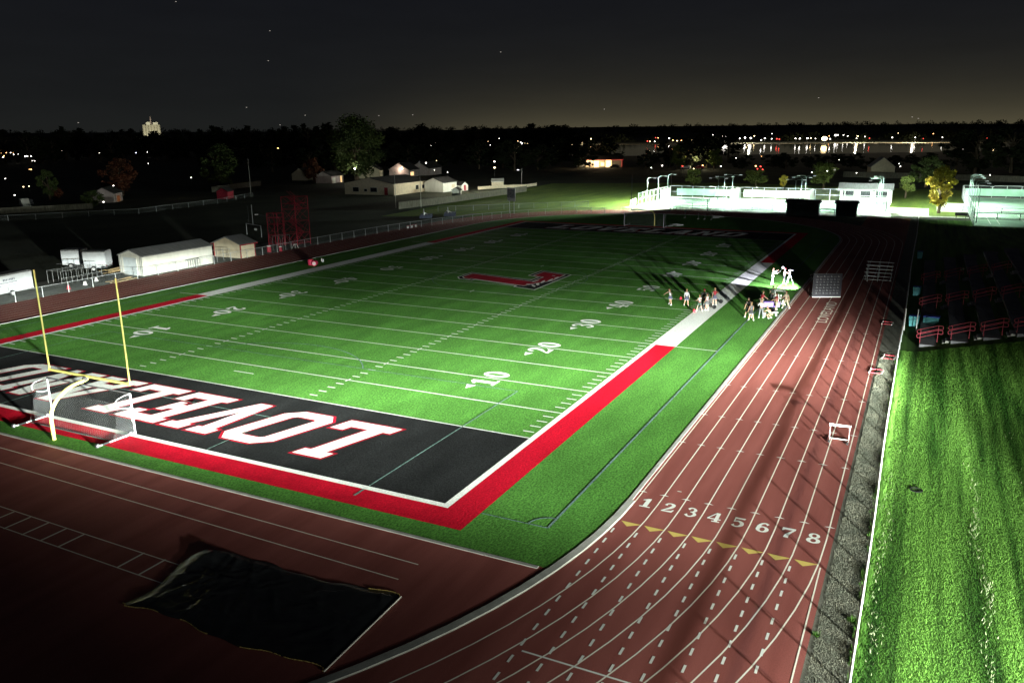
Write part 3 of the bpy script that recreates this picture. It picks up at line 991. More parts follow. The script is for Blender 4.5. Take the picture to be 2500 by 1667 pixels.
# ------------------------------------------------------------------ hurdles
def hurdle(name, label, loc, rz, fallen=False):
    t = thing('hurdle', label, 'hurdle', loc, rz, 'track hurdles')
    if fallen: t.rotation_euler = (0, R(-90), rz); t.location = (loc[0], loc[1], loc[2] + .05)
    mb = MB(); mb.box(0, 0, .80, .03, 1.12, .09)
    b = mb.build('crossbar', M['pipe_white'], t)
    for s in (-1, 1):
        mb = MB(); mb.box(0.0, s * .36, .803, .034, .12, .082); mb.build('stripe', M['hurdle_red'] if fallen else M['galv'], b)
    for s in (-1, 1):
        mb = MB(); mb.tube((0, s * .50, .04), (0, s * .50, .46), .026, n=6); mb.tube((0, s * .50, .44), (0, s * .50, .84), .019, n=6)
        u = mb.build('upright', M['hurdle_red'] if fallen else M['hurdle_pink'], t, True)
        mb = MB(); mb.tube((.05, s * .50, .04), (-.66, s * .47, .04), .026, n=6)
        f = mb.build('foot', M['pipe_white'], t, True)
        mb = MB(); mb.box(-.60, s * .47, .012, .16, .10, .10)
        mb.build('weight', M['rubber'], f)
    mb = MB(); mb.tube((0, -.5, .05), (0, .5, .05), .024, n=6); mb.build('base_bar', M['pipe_white'], t, True)
M['hurdle_red'] = mat('hurdle_red', (.45, .05, .07), rough=.5, var=.15, scale=5)
M['hurdle_pink'] = mat('hurdle_pale', (.66, .50, .52), rough=.5, var=.1, scale=5)
hurdle('h', 'white hurdle standing upright in the outer lane of the red track', (7.12, -15.62, .01), .03)
hurdle('h', 'fallen hurdle with red bar beside the blue bin and the fence', (38.4, -16.25, 0), 1.5, True)
hurdle('h', 'fallen hurdle on the edge of lane eight, nearest of the tipped ones', (22.1, -16.25, 0), 1.5, True)
hurdle('h', 'fallen hurdle lying against the pipe fence on the dark verge', (26.5, -16.9, 0), 1.48, True)

# ------------------------------------------------------------------ small bleacher on the track
def bleacher():
    t = thing('bleacher', 'small aluminium five row bleacher standing on the dark part of the track', 'bleacher', (60.4, -14.2, 0))
    for i in range(5):
        mb = MB(); mb.box(.25 + .75 * i, -.5, .45 + .30 * i, .24, 2.9, .045); mb.build('seat', M['alu'], t)
    for i in range(5):
        mb = MB(); mb.box(-.05 + .75 * i, -.5, .12 + .28 * i, .2, 2.8, .035); mb.build('foot_plank', M['alu'], t)
    for y in (-1.8, -.5, .8):
        mb = MB()
        mb.tube((-.1, y, .05), (3.4, y, .05), .03); mb.tube((-.1, y, .08), (3.3, y, 1.5), .03)
        for i in range(5): mb.tube((.25 + .75 * i, y, .05), (.25 + .75 * i, y, .45 + .30 * i), .025)
        mb.build('frame', M['galv'], t)
    for y in (-.5, .55):
        mb = MB(); mb.path([(-.5, y, 0), (-.45, y, .9), (1.6, y, 1.75)], .028); mb.build('handrail', M['galv'], t)
bleacher()

# ------------------------------------------------------------------ wheelie bins
def bin_(loc, label, rz):
    t = thing('wheelie_bin', label, 'bin', loc, rz, 'blue bins behind the fence')
    mb = MB(); mb.box(0, 0, .08, .50, .52, .92, top=1.26); mb.build('body', M['bin'], t)
    mb = MB(); mb.box(.02, 0, 1.003, .70, .70, .05, top=.92); mb.build('lid', M['binlid'], t)
    mb = MB(); mb.tube((.36, -.22, .95), (.36, .22, .95), .022); mb.build('handle', M['binlid'], t)
    for s in (-1, 1):
        mb = MB(); mb.tube((.24, s * .24, .11), (.24, s * .31, .11), .11, n=12); mb.build('wheel', M['rubber'], t)
M['bin'] = mat('bin_teal', (.16, .52, .56), rough=.45, var=.08, scale=3)
M['binlid'] = mat('bin_lid_blue', (.03, .06, .34), rough=.4, var=.15, scale=3)
bin_((37.9, -18.75, 0), 'pale blue wheelie bin behind the fence near the fallen hurdle', -.35)
bin_((52.6, -18.75, 0), 'pale blue wheelie bin behind the fence, middle of the three along it', -.2)
bin_((79.6, -18.7, 0), 'dim blue wheelie bin behind the fence, farthest of the three', 0)
M['chest'] = mat('chest_teal', (.02, .13, .14), rough=.5, var=.15, scale=2)
t = thing('storage_chest', 'dark teal storage chest beside the nearest blue bin', 'chest', (38.9, -20.1, 0), -.1)
mb = MB(); mb.box(0, 0, .03, .75, 1.2, .8); mb.build('body', M['chest'], t)
mb = MB(); mb.box(0, 0, .832, .82, 1.28, .07, top=.95); mb.build('lid', M['binlid'], t)

# ------------------------------------------------------------------ terraced stand in the bank
def terrace():
    t = thing('terrace_stand', 'dark concrete terraces stepping up the grass bank right of the track', 'stand', (0, 0, 0))
    for k in range(5):
        y0 = -19.3 - 2.13 * k
        z = .32 + .50 * k
        mb = MB()
        mb.box(53.6, y0 - 1.05, -.2, 46.4, 2.1, z + .2)
        p = mb.build('tier', M['terrace'], t)
    for xa in (31.6, 45.2, 59.0):
        for k in range(5):
            y0 = -19.3 - 2.13 * k; z = .32 + .5 * k
            mb = MB()
            mb.box(xa, y0 - 1.75, z, 1.4, .36, .17); mb.box(xa, y0 - 1.95, z + .17, 1.4, .34, .16)
            mb.build('step', M['concrete'], t)
M['terrace'] = mat('terrace_concrete', (.15, .15, .165), rough=.85, var=.25, scale=.6, fine=(7, .2))
terrace()
def handrail(loc, label):
    t = thing('handrail', label, 'handrail', loc, 0, 'red handrails on the terraces')
    for dz in (0, -.36):
        mb = MB()
        lo, hi = (0.12, 1.05 + dz), (-1.22, 1.50 + dz)
        P = [(lo[0] + .03, lo[1] - .26), (lo[0] + .09, lo[1] - .16), (lo[0] + .06, lo[1] - .03), (lo[0] - .1, lo[1] + .03), hi, (hi[0] - .30, hi[1] + .0), (hi[0] - .36, hi[1] - .06), (hi[0] - .36, hi[1] - .24), (hi[0] - .28, hi[1] - .29), (hi[0], hi[1] - .27)]
        P = P + [(lo[0] + .0, lo[1] - .29), P[0]]
        mb.path([(0, a, b) for a, b in P], .027, 6)
        mb.build('rail_loop', M['rail_red'], t, True)
    for y, h in ((-.05, 1.06), (-1.25, 1.50)):
        mb = MB(); mb.tube((0, y, -.02 if y > -1 else .2), (0, y, h), .026, n=6); mb.build('post', M['rail_red'], t, True)
    return t
names = ['nearest aisle', 'middle aisle', 'farthest aisle']
tiers = ['lowest tier by the fence', 'second tier up', 'third tier up', 'top tier at the right']
for ia, xa in enumerate((30.9, 44.6, 58.4)):
    for k in range(4):
        handrail((xa, -19.25 - 2.13 * k, .30 + .5 * k), 'red double loop handrail on the %s of the %s' % (tiers[k], names[ia]))

# ------------------------------------------------------------------ sponsor backdrop
def backdrop():
    a, b = Vector((47.75, -9.25, 0)), Vector((48.95, -11.85, 0))
    d = b - a
    t = thing('backdrop_banner', 'dark grey photo backdrop banner with rows of white marks standing on the track', 'banner', a, math.atan2(d.y, d.x))
    W, H = d.length, 2.45
    mb = MB(); mb.box(W / 2, 0, .08, W, .03, H - .08); cl = mb.build('cloth', M['banner'], t)
    mb = MB()
    mb.tube((0, 0, .05), (W, 0, .05), .04); mb.build('bottom_bar', M['pipe_white'], t)
    mb = MB(); mb.tube((0, 0, H), (W, 0, H), .025); mb.build('top_bar', M['steel_dark'], t)
    for x in (0, W):
        mb = MB(); mb.tube((x, .05, 0), (x, .05, H), .025); mb.tube((x, .02, .04), (x, .75, .04), .025); mb.build('stand', M['steel_dark'], t)
    mb = MB()
    y = -.0175
    def q(x0, z0, x1, z1): mb.quad((x0, y, z0), (x1, y, z0), (x1, y, z1), (x0, y, z1))
    rows, cols = 7, 7
    for r in range(rows):
        for c in range(cols):
            x = .2 + (W - .4) * (c + .5) / cols; z = .30 + (H - .45) * (r + .4) / rows
            if (r + c) % 2 == 0:
                q(x - .09, z - .02, x + .09, z + .018); q(x - .04, z + .018, x + .005, z + .14); q(x - .075, z + .12, x - .04, z + .14)
                q(x + .05, z + .018, x + .09, z + .05)
            else: q(x - .14, z + .0, x + .14, z + .035)
    mb.build('printed_marks', M['print'], cl)
M['banner'] = mat('banner_grey', (.030, .028, .036), rough=.8, var=.08, scale=1.5)
M['print'] = mat('banner_print', (.20, .20, .21), rough=.8, var=.1, scale=3)
backdrop()

# ------------------------------------------------------------------ things on the team area
def megaphone(loc, rz, label):
    t = thing('megaphone', label, 'megaphone', loc, rz, 'megaphones on the white band')
    mb = MB(); mb.lathe([(.19, 0), (.165, .06), (.06, .40), (.035, .48)], n=16); c = mb.build('cone', M['mega'], t, True)
    c.rotation_euler = (0, R(98), 0); c.location = (0, 0, .19)
    mb = MB(); mb.lathe([(.192, -.012), (.192, .02)], n=16); b = mb.build('rim', M['pipe_white'], t, True)
    b.rotation_euler = (0, R(98), 0); b.location = (0, 0, .19)
M['mega'] = mat('megaphone_black', (.02, .02, .022), rough=.4, var=.2, scale=4)
megaphone((38.1, -1.5, .03), .35, 'black and white megaphone lying on the white band, nearer of the pair')
megaphone((40.9, -1.5, .03), .45, 'black and white megaphone lying on the white band, farther of the pair')
def pompom(loc, label, c):
    mb = MB(); rnd = random.Random(int(loc[0] * 10))
    for i in range(240):
        v = Vector((rnd.gauss(0, 1), rnd.gauss(0, 1), rnd.gauss(0, 1))).normalized()
        s = v.cross(Vector((0, 0, 1))).normalized() * .016
        mb.add([v * .04 - s, v * .04 + s, v * rnd.uniform(.15, .22)], [(0, 1, 2)])
    mb.ball(0, 0, 0, .12)
    o = mb.build('pompom', c); o.location = loc
    tag(o, label, 'pompom', 'red pompoms')
M['pom'] = mat('pompom_red', (.50, .03, .05), rough=.6, var=.3, scale=9)
pompom((35.8, -.15, .2), 'red pompom dropped on the white band at a cheerleader\'s feet', M['pom'])
def team_gear():
    t = thing('folding_table', 'folding table with a purple cloth beside the kerb', 'table', (40.3, -6.35, .02), .4)
    mb = MB(); mb.box(0, 0, .70, .75, 1.5, .045); mb.build('tabletop', M['alu'], t)
    for a in (-1, 1):
        for b in (-1, 1):
            mb = MB(); mb.tube((a * .3, b * .62, 0), (a * .3, b * .62, .7), .02); mb.build('leg', M['steel_dark'], t)
    o = MB(); o.box(40.3, -6.35, .30, .81, 1.55, .47, .4); c = o.build('tablecloth', M['purple'])
    tag(c, 'purple cloth draped over the folding table by the kerb', 'tablecloth')
    t = thing('bottle_cart', 'wire cart holding white bottles in two rows on the turf by the kerb', 'cart', (42.3, -6.85, .02), .35)
    mb = MB()
    for a in (-.32, .32):
        for b in (-.5, .5):
            mb.tube((a, b, .05), (a, b, 1.5), .022)
    for z in (.2, .75, 1.48):
        mb.path([(-.32, -.5, z), (.32, -.5, z), (.32, .5, z), (-.32, .5, z), (-.32, -.5, z)], .018)
    mb.build('frame', M['pipe_white'], t)
    mb = MB()
    for z in (.2, .75): mb.box(0, 0, z, .62, .98, .02)
    mb.build('shelf', M['galv'], t)
    for a in (-.3, .3):
        for b in (-.48, .48):
            mb = MB(); mb.ball(a, b, .06, .06); mb.build('wheel', M['rubber'], t)
    for z in (.22, .77):
        for b in (-.36, -.12, .12, .36):
            mb = MB(); mb.lathe([(.0, 0), (.055, 0), (.055, .26), (.025, .31), (.025, .35), (0, .35)], n=10)
            o = mb.build('bottle', M['pipe_white'], None, True)
            p = Vector((-.05, b * .95, z)); c_, s_ = math.cos(.35), math.sin(.35)
            o.location = (42.3 + p.x * c_ - p.y * s_, -6.85 + p.x * s_ + p.y * c_, .02 + z)
            tag(o, 'white bottle standing on a shelf of the wire cart', 'bottle', 'white bottles on the cart')
    for (x, y, rz, lab) in ((36.9, -6.9, .7, 'white low bench beside the squatting person at the kerb'),):
        t = thing('bench', lab, 'bench', (x, y, .02), rz)
        mb = MB(); mb.box(0, 0, .36, .3, 1.5, .04); mb.build('seat', M['pipe_white'], t)
        for s in (-1, 1):
            mb = MB(); mb.box(0, s * .6, 0, .26, .04, .36); mb.build('leg', M['galv'], t)
    t = thing('duffel_bag', 'black duffel bag on the turf under the red shirted person', 'bag', (38.8, -6.9, .02), .6)
    mb = MB(); mb.tube((-.32, 0, .17), (.32, 0, .17), .17, n=12); mb.build('body', M['rubber'], t, True)
    mb = MB(); mb.path([(-.15, -.05, .33), (-.1, -.05, .45), (.1, -.05, .45), (.15, -.05, .33)], .014); mb.build('strap', M['steel_dark'], t)
M['purple'] = mat('cloth_purple', (.20, .13, .42), rough=.8, var=.1, scale=3)
team_gear()

M['cooler'] = mat('cooler_red', (.55, .03, .09), rough=.45, var=.12, scale=4)
# ------------------------------------------------------------------ left touch line: red cooler and yard markers
t = thing('drink_cooler', 'red barrel drink cooler on the dark left side of the turf', 'cooler', (43.7, 52.7, .02), .5)
mb = MB(); mb.lathe([(0, 0), (.33, 0), (.37, .1), (.37, .62), (.33, .68)], n=18); mb.build('body', M['cooler'], t, True)
mb = MB(); mb.lathe([(.36, .68), (.36, .74), (.3, .78), (0, .78)], n=18); mb.build('lid', M['pom'], t, True)
t = thing('pad_roll', 'red round end of a rolled pad leaning against the red cooler', 'pad', (43.6, 51.9, .02), .45)
mb = MB(); mb.tube((-.5, 0, .33), (.35, 0, .33), .33, n=18); r_ = mb.build('roll', M['cooler'], t, True)
mb = MB(); mb.tube((-.515, 0, .33), (-.50, 0, .33), .24, n=18); mb.build('end_disc', M['hurdle_pink'], r_)
for (x, y, lab) in ((45.1, 53.0, 'small white bracket stand next to the red cooler, nearer one'), (46.4, 53.0, 'small white bracket stand past the red cooler, farther one')):
    t = thing('yard_marker', lab, 'yard marker', (x, y, .02), -.5, 'white bracket stands')
    mb = MB(); mb.box(0, 0, 0, .08, .6, .09); mb.build('base', M['pipe_white'], t)
    for s in (-1, 1):
        mb = MB(); mb.box(0, s * .26, .09, .08, .08, .3 if s < 0 else .36); mb.build('leg', M['pipe_white'], t)

# ------------------------------------------------------------------ people
M['skin'] = mat('skin', (.30, .175, .125), rough=.6, var=.06, scale=8)
M['skin2'] = mat('skin_tan', (.22, .13, .09), rough=.6, var=.06, scale=8)
M['hair_dark'] = mat('hair_dark', (.035, .022, .015), rough=.6, var=.3, scale=20)
M['hair_brown'] = mat('hair_brown', (.12, .065, .032), rough=.6, var=.3, scale=20)
M['hair_blond'] = mat('hair_blond', (.22, .145, .065), rough=.6, var=.3, scale=20)
def cloth(n, c): M[n] = mat(n, c, rough=.85, var=.12, scale=9)
cloth('c_white', (.42, .42, .43)); cloth('c_red', (.22, .015, .026)); cloth('c_black', (.022, .022, .025)); cloth('c_grey', (.08, .085, .09))
cloth('c_navy', (.05, .055, .09)); cloth('c_khaki', (.22, .185, .12)); cloth('c_green', (.05, .075, .06)); cloth('c_beige', (.24, .20, .15))

def skin_mesh(name, verts, radii, edges, m, parent, sub=1):
    me = bpy.data.meshes.new(name)
    me.from_pydata([tuple(v) for v in verts], edges, [])
    o = bpy.data.objects.new(name, me)
    C.objects.link(o)
    md = o.modifiers.new('skin', 'SKIN')
    lay = me.skin_vertices[0].data
    for i, r in enumerate(radii):
        rr = r if isinstance(r, (tuple, list)) else (r, r)
        lay[i].radius = rr; lay[i].use_root = (i == 0)
    s = o.modifiers.new('sub', 'SUBSURF'); s.levels = sub; s.render_levels = sub
    dg = bpy.context.evaluated_depsgraph_get()
    me2 = bpy.data.meshes.new_from_object(o.evaluated_get(dg))
    C.objects.unlink(o); bpy.data.objects.remove(o); bpy.data.meshes.remove(me)
    me2.name = name
    me2.materials.clear(); me2.materials.append(m)
    me2.polygons.foreach_set('use_smooth', [True] * len(me2.polygons))
    q = bpy.data.objects.new(name, me2)
    if parent: q.parent = parent
    C.objects.link(q)
    return q

def person(loc, rz, label, H=1.7, shirt='c_white', bottom=('pants', 'c_grey'), hair=('short', 'hair_brown'), arms=((18, 10, 15), (18, 10, 15)), legs=((4, 0, 0), (4, 0, 0)),
           skin='skin', shoes='c_white', lean=0, sleeves=.5, crouch=0.0, trim=None, group=None, female=False, look=0):
    """faces local +x ; arms / legs: (outwards, forwards, bend) in degrees for left (+y) and right (-y)"""
    t = thing('person', label, 'person', loc, rz, group)
    k = H / 1.72
    hip = (.90 - crouch) * k
    ln = R(lean)
    def tp(h, y=0, f=0):      # torso point at height h above hip
        return Vector((math.sin(ln) * h * k + math.cos(ln) * f * k, y * k, hip + math.cos(ln) * h * k - math.sin(ln) * f * k))
    sw = .155 if female else .185
    V, Rd, E_ = [], [], []
    def add(p, r, par=None):
        V.append(Vector(p)); Rd.append(tuple(x * k for x in r) if isinstance(r, tuple) else r * k)
        if par is not None: E_.append((par, len(V) - 1))
        return len(V) - 1
    pel = add(tp(0), (.135, .105)); bel = add(tp(.17), (.125 if not female else .105, .10), pel); che = add(tp(.36), (.155 if not female else .125, .115), bel)
    col = add(tp(.49), (.10, .08), che); nk = add(tp(.565, 0, .012), .052, col)
    hd0 = add(tp(.66, 0, .025), (.078, .09), nk); hd1 = add(tp(.76, 0, .02), (.078, .095), hd0); add(tp(.815, 0, .01), (.05, .06), hd1)
    parts = {}
    tops = []
    hands = []
    for s, (ou, fo, be) in ((1, arms[0]), (-1, arms[1])):
        sh = add(tp(.455, s * sw), .058, che)
        def dirv(o_, f_):
            o_, f_ = R(o_), R(f_)
            return Vector((math.sin(f_), s * math.sin(o_) * math.cos(f_), -math.cos(o_) * math.cos(f_)))
        d1 = dirv(ou, fo); el = V[sh] + d1 * .285 * k
        e = add(el, .040, sh)
        d2 = dirv(ou * .6 if ou < 80 else ou, fo + be); wr = el + d2 * .25 * k
        w = add(wr, .028, e)
        pa = add(wr + d2 * .07 * k, (.036, .022), w)
        hands.append((wr + d2 * .085 * k, d2, s))
        parts['arm', s] = (sh, e, w)
    for s, (ou, fo, be) in ((1, legs[0]), (-1, legs[1])):
        hp = add(tp(-.03, s * .095), .092, pel)
        L1 = .43 * k; L2 = .42 * k
        o_, f_ = R(ou), R(fo)
        d1 = Vector((math.sin(f_), s * math.sin(o_) * math.cos(f_), -math.cos(o_) * math.cos(f_)))
        kn = V[hp] + d1 * L1
        kk = add(kn, .058, hp)
        f2 = f_ - R(be)
        d2 = Vector((math.sin(f2), s * math.sin(o_) * math.cos(f2), -math.cos(o_) * math.cos(f2)))
        an = kn + d2 * L2
        an.z = max(an.z, .075 * k)
        cf = add(kn.lerp(an, .38), .055, kk)
        a = add(an, .036, cf)
        parts['leg', s] = (hp, kk, cf, a)
    body = skin_mesh('body', V, Rd, E_, M[skin], t)
    # face, ears and fingers joined to the same body mesh
    bm = bmesh.new(); bm.from_mesh(body.data)
    mb = MB()
    hc = tp(.72, 0, .02)
    mb.ball(hc.x + .088 * k, hc.y, hc.z - .01 * k, .016 * k, .012 * k, .026 * k, 6, 4)
    for s in (-1, 1): mb.ball(hc.x, hc.y + s * .078 * k, hc.z, .018 * k, .010 * k, .03 * k, 6, 4)
    for p, d, s in hands:
        side = d.cross(Vector((1, 0, .2))).normalized()
        up = side.cross(d).normalized()
        for i in range(4):
            b = p + side * (.021 - .014 * i) * k
            l = (.062, .072, .068, .052)[i] * k
            m1 = b + (d * .9 + up * .15).normalized() * l * .55
            mb.tube(b, m1, .0095 * k, .0085 * k, 5); mb.tube(m1, m1 + (d * .75 + up * .6).normalized() * l * .5, .0085 * k, .006 * k, 5)
        tb = p - d * .05 * k + side * .026 * k
        mb.tube(tb, tb + (d * .7 + side * .7).normalized() * .055 * k, .011 * k, .008 * k, 5)
    me = bpy.data.meshes.new('tmp'); me.from_pydata(mb.v, [], mb.f)
    bm.from_mesh(me); bm.to_mesh(body.data); bm.free(); bpy.data.meshes.remove(me)
    mb = MB()
    for s in (-1, 1): mb.ball(hc.x + .082 * k, hc.y + s * .030 * k, hc.z + .012 * k, .008 * k, n=6, m=4)
    mb.box(hc.x + .080 * k, hc.y, hc.z - .052 * k, .012 * k, .042 * k, .008 * k)
    mb.build('face_features', M['hair_dark'], body)
    # hair
    mb = MB()
    mb.ball(hc.x - .012 * k, hc.y, hc.z + .045 * k, .098 * k, .092 * k, .085 * k, 10, 7)
    if hair[0] == 'long':
        mb.ball(hc.x - .075 * k, hc.y, hc.z - .10 * k, .05 * k, .085 * k, .19 * k, 8, 6)
    if hair[0] == 'tail':
        mb.ball(hc.x - .115 * k, hc.y, hc.z + .03 * k, .04 * k, .04 * k, .05 * k, 8, 5); mb.tube((hc.x - .13 * k, hc.y, hc.z + .03 * k), (hc.x - .16 * k, hc.y, hc.z - .24 * k), .034 * k, .012 * k, 7)
    mb.build('hair', M[hair[1]], body, True)
    if hair[0] == 'cap':
        mb = MB(); mb.ball(hc.x, hc.y, hc.z + .06 * k, .102 * k, .098 * k, .082 * k, 10, 6); mb.box(hc.x + .12 * k, hc.y, hc.z + .05 * k, .12 * k, .14 * k, .012 * k); mb.build('cap', M['c_red'], t, True)
    # shirt
    up = .016
    idx = [pel, bel, che, col]
    VV = [V[pel] + Vector((0, 0, .06 * k)), V[bel], V[che], V[col] - Vector((0, 0, .03 * k))]
    RR = [tuple(x + up * k for x in Rd[i]) for i in idx]
    EE = [(0, 1), (1, 2), (2, 3)]
    for s in (1, -1):
        a, b, c = parts['arm', s]
        VV.append(V[a]); RR.append(.070 * k); EE.append((2, len(VV) - 1))
        if sleeves > 0:
            VV.append(V[a].lerp(V[b], min(1, sleeves * 1.0))); RR.append(.056 * k); EE.append((len(VV) - 2, len(VV) - 1))
            if sleeves > 1: VV.append(V[b].lerp(V[c], .92)); RR.append(.040 * k); EE.append((len(VV) - 2, len(VV) - 1))
    skin_mesh('shirt', VV, RR, EE, M[shirt], t)
    if trim:
        mb = MB(); c_ = V[bel]; mb.lathe([(.136 * k, -.03), (.136 * k, .03)], n=14); q = mb.build('waistband', M[trim], t, True); q.location = V[pel] + Vector((0, 0, .11 * k))
        mb = MB(); c2 = V[che]; mb.box(c2.x - .135 * k, 0, c2.z - .1 * k, .02, .17 * k, .10 * k); mb.box(c2.x + .135 * k, 0, c2.z - .1 * k, .02, .17 * k, .10 * k); mb.build('chest_patch', M[trim], t)
    # bottoms
    kind, bc = bottom
    if kind == 'skirt':
        mb = MB(); n = 20
        prof = []
        vs = []
        for r_, h_ in ((.125, .12), (.150, .04), (.20, -.12), (.25, -.27)):
            for i in range(n):
                a = 2 * math.pi * i / n; rr = r_ * (1 + (.06 if i % 2 else -.06) * (1 if h_ < 0 else .2)) * k
                vs.append((V[pel].x + rr * math.cos(a), rr * math.sin(a), V[pel].z + h_ * k))
        fs = [(j * n + i, j * n + (i + 1) % n, (j + 1) * n + (i + 1) % n, (j + 1) * n + i) for j in range(3) for i in range(n)]
        mb.add(vs, fs); sk = mb.build('skirt', M[bc], t)
        mb = MB(); mb.lathe([(.236 * k, 0), (.252 * k, -.035)], n=20); q = mb.build('skirt_trim', M['c_white'], sk); q.location = V[pel] + Vector((0, 0, -.24 * k))
    else:
        VV = [V[pel] + Vector((0, 0, .05 * k))]; RR = [(.150 * k, .122 * k)]; EE = []
        for s in (1, -1):
            hp, kk, cf, a = parts['leg', s]
            VV.append(V[hp]); RR.append(.108 * k); EE.append((0, len(VV) - 1))
            if kind == 'shorts': VV.append(V[hp].lerp(V[kk], .85)); RR.append(.095 * k); EE.append((len(VV) - 2, len(VV) - 1))
            else:
                VV.append(V[kk]); RR.append(.078 * k); EE.append((len(VV) - 2, len(VV) - 1))
                VV.append(V[cf]); RR.append(.070 * k); EE.append((len(VV) - 2, len(VV) - 1))
                VV.append(V[cf].lerp(V[a], .95)); RR.append(.058 * k); EE.append((len(VV) - 2, len(VV) - 1))
        skin_mesh('trousers' if kind != 'shorts' else 'shorts', VV, RR, EE, M[bc], t)
    for s in (1, -1):
        a = parts['leg', s][3]
        mb = MB(); p = V[a]
        mb.ball(p.x + .055 * k, p.y, p.z - .035 * k, .125 * k, .048 * k, .042 * k, 10, 6)
        mb.tube((p.x, p.y, p.z - .04 * k), (p.x, p.y, p.z + .03 * k), .045 * k, .042 * k, 8)
        mb.build('shoe', M[shoes], t, True)
    return t
CH = 'cheerleaders by the white band'
FLOOR = .035
AW = math.atan2(38, 70)        # direction away from the flood lamps
P_ = person
P_((38.3, 2.9, FLOOR), 2.4, 'cheerleader swinging both arms out, alone on the left of the cheer group', 1.62, 'c_white', ('skirt', 'c_navy'), ('tail', 'hair_brown'), ((80, 12, 0), (62, 25, 10)), ((16, 8, 10), (16, -6, 8)), lean=12, sleeves=.2, female=True, group=CH)
pp = P_((38.4, 1.3, FLOOR), .5 + math.pi, 'cheerleader in a dark skirt with long hair holding a red pompom', 1.68, 'c_white', ('skirt', 'c_navy'), ('long', 'hair_blond'), ((14, 4, 12), (20, 20, 30)), ((4, 8, 4), (6, -10, 8)), sleeves=1.2, female=True, group=CH)
pompom((37.95, 1.75, .85), 'red pompom held at the hip of the long haired cheerleader', M['pom'])
P_((36.5, -.45, FLOOR), .9, 'cheerleader seen from behind in a white top and dark shorts at the band edge', 1.62, 'c_white', ('shorts', 'c_green'), ('tail', 'hair_brown'), ((22, 20, 60), (22, 20, 60)), ((10, 12, 5), (10, -10, 6)), sleeves=.3, trim='c_red', female=True, group=CH)
P_((37.2, -1.0, FLOOR), 1.2, 'cheerleader in white with a red waistband nearest the megaphones', 1.66, 'c_white', ('skirt', 'c_grey'), ('tail', 'hair_dark'), ((12, 5, 20), (14, 8, 15)), ((3, 3, 2), (4, -3, 2)), sleeves=.3, trim='c_red', female=True, group=CH)
P_((38.6, -.35, FLOOR), 3.7, 'person in black standing in the middle of the cheer group', 1.74, 'c_black', ('pants', 'c_black'), ('cap', 'hair_dark'), ((20, 30, 50), (15, 10, 20)), sleeves=1.2, shoes='c_black', group=CH)
P_((39.9, -1.1, FLOOR), 3.5, 'blond cheerleader in a red top at the back of the cheer group', 1.72, 'c_red', ('skirt', 'c_navy'), ('tail', 'hair_blond'), ((30, 40, 90), (15, 10, 20)), sleeves=.3, female=True, group=CH)
TG = 'people by the kerb'
P_((35.9, -6.25, FLOOR), .5, 'person in a white shirt and grey trousers with arms folded by the kerb', 1.78, 'c_white', ('pants', 'c_grey'), ('short', 'hair_blond'), ((14, 22, 95), (14, 22, 95)), ((5, 3, 2), (6, -4, 2)), sleeves=1.1, group=TG)
P_((35.6, -5.15, FLOOR), .7, 'tall person all in black behind the grey dressed woman', 1.86, 'c_black', ('shorts', 'c_black'), ('short', 'hair_dark'), ((12, 5, 15), (14, 10, 20)), ((6, 14, 6), (6, -12, 8)), sleeves=.6, shoes='c_white', group=TG)
P_((34.6, -5.6, FLOOR), .6, 'woman in a grey top and dark skirt, seen from behind on the turf', 1.68, 'c_grey', ('skirt', 'c_black'), ('tail', 'hair_blond'), ((10, 8, 20), (16, 10, 30)), ((4, 8, 3), (5, -12, 10)), sleeves=.1, female=True, group=TG)
P_((40.1, -5.55, FLOOR), -.9, 'person in a red polo and pale shorts reaching over the purple table', 1.72, 'c_red', ('shorts', 'c_beige'), ('short', 'hair_brown'), ((15, 42, 15), (15, 35, 20)), lean=8, sleeves=.5, group=TG)
P_((39.5, -7.0, FLOOR), 2.2, 'person in a red shirt and khaki shorts next to the bottle cart', 1.74, 'c_red', ('shorts', 'c_khaki'), ('short', 'hair_dark'), ((15, 35, 60), (12, 20, 40)), ((14, 16, 5), (14, -12, 8)), sleeves=.5, group=TG)
P_((42.9, -6.1, FLOOR), 2.8, 'person with dark hair raising an arm behind the bottle cart', 1.75, 'c_green', ('pants', 'c_black'), ('short', 'hair_dark'), ((150, 10, 10), (15, 15, 20)), sleeves=.5, skin='skin2', shoes='c_black', group=TG)
P_((36.0, -7.1, FLOOR), 1.0, 'person squatting with white shoes beside the low bench at the kerb', 1.7, 'c_beige', ('shorts', 'c_khaki'), ('short', 'hair_blond'), ((20, 50, 40), (20, 50, 40)), ((12, 78, 130), (12, 70, 120)), lean=38, crouch=.46, sleeves=.5, group=TG)
P_((41.0, -7.65, FLOOR), .9, 'person in beige trousers stepping onto the kerb', 1.72, 'c_beige', ('pants', 'c_beige'), ('short', 'hair_brown'), ((14, 25, 25), (14, -15, 15)), ((4, 20, 5), (4, -18, 20)), sleeves=.6, group=TG)
CR = 'camera crew on the far sideline'
P_((53.3, -4.35, FLOOR), -1.2, 'crew member dressed in white holding up a round light', 1.82, 'c_white', ('pants', 'c_white'), ('short', 'hair_brown'), ((20, 80, 40), (18, 55, 50)), ((8, 8, 4), (6, -8, 4)), sleeves=1.2, group=CR)
P_((54.2, -5.45, FLOOR), -1.3, 'camera operator in a white shirt and dark shorts behind a tripod', 1.74, 'c_white', ('shorts', 'c_black'), ('cap', 'hair_dark'), ((16, 62, 30), (16, 62, 30)), ((6, 5, 3), (6, -5, 3)), sleeves=.7, group=CR)
P_((51.6, -9.0, .004), .4, 'fair haired person half hidden behind the left end of the backdrop', 1.78, 'c_black', ('pants', 'c_black'), ('short', 'hair_blond'), shoes='c_black', sleeves=1.1, group='people behind the backdrop')
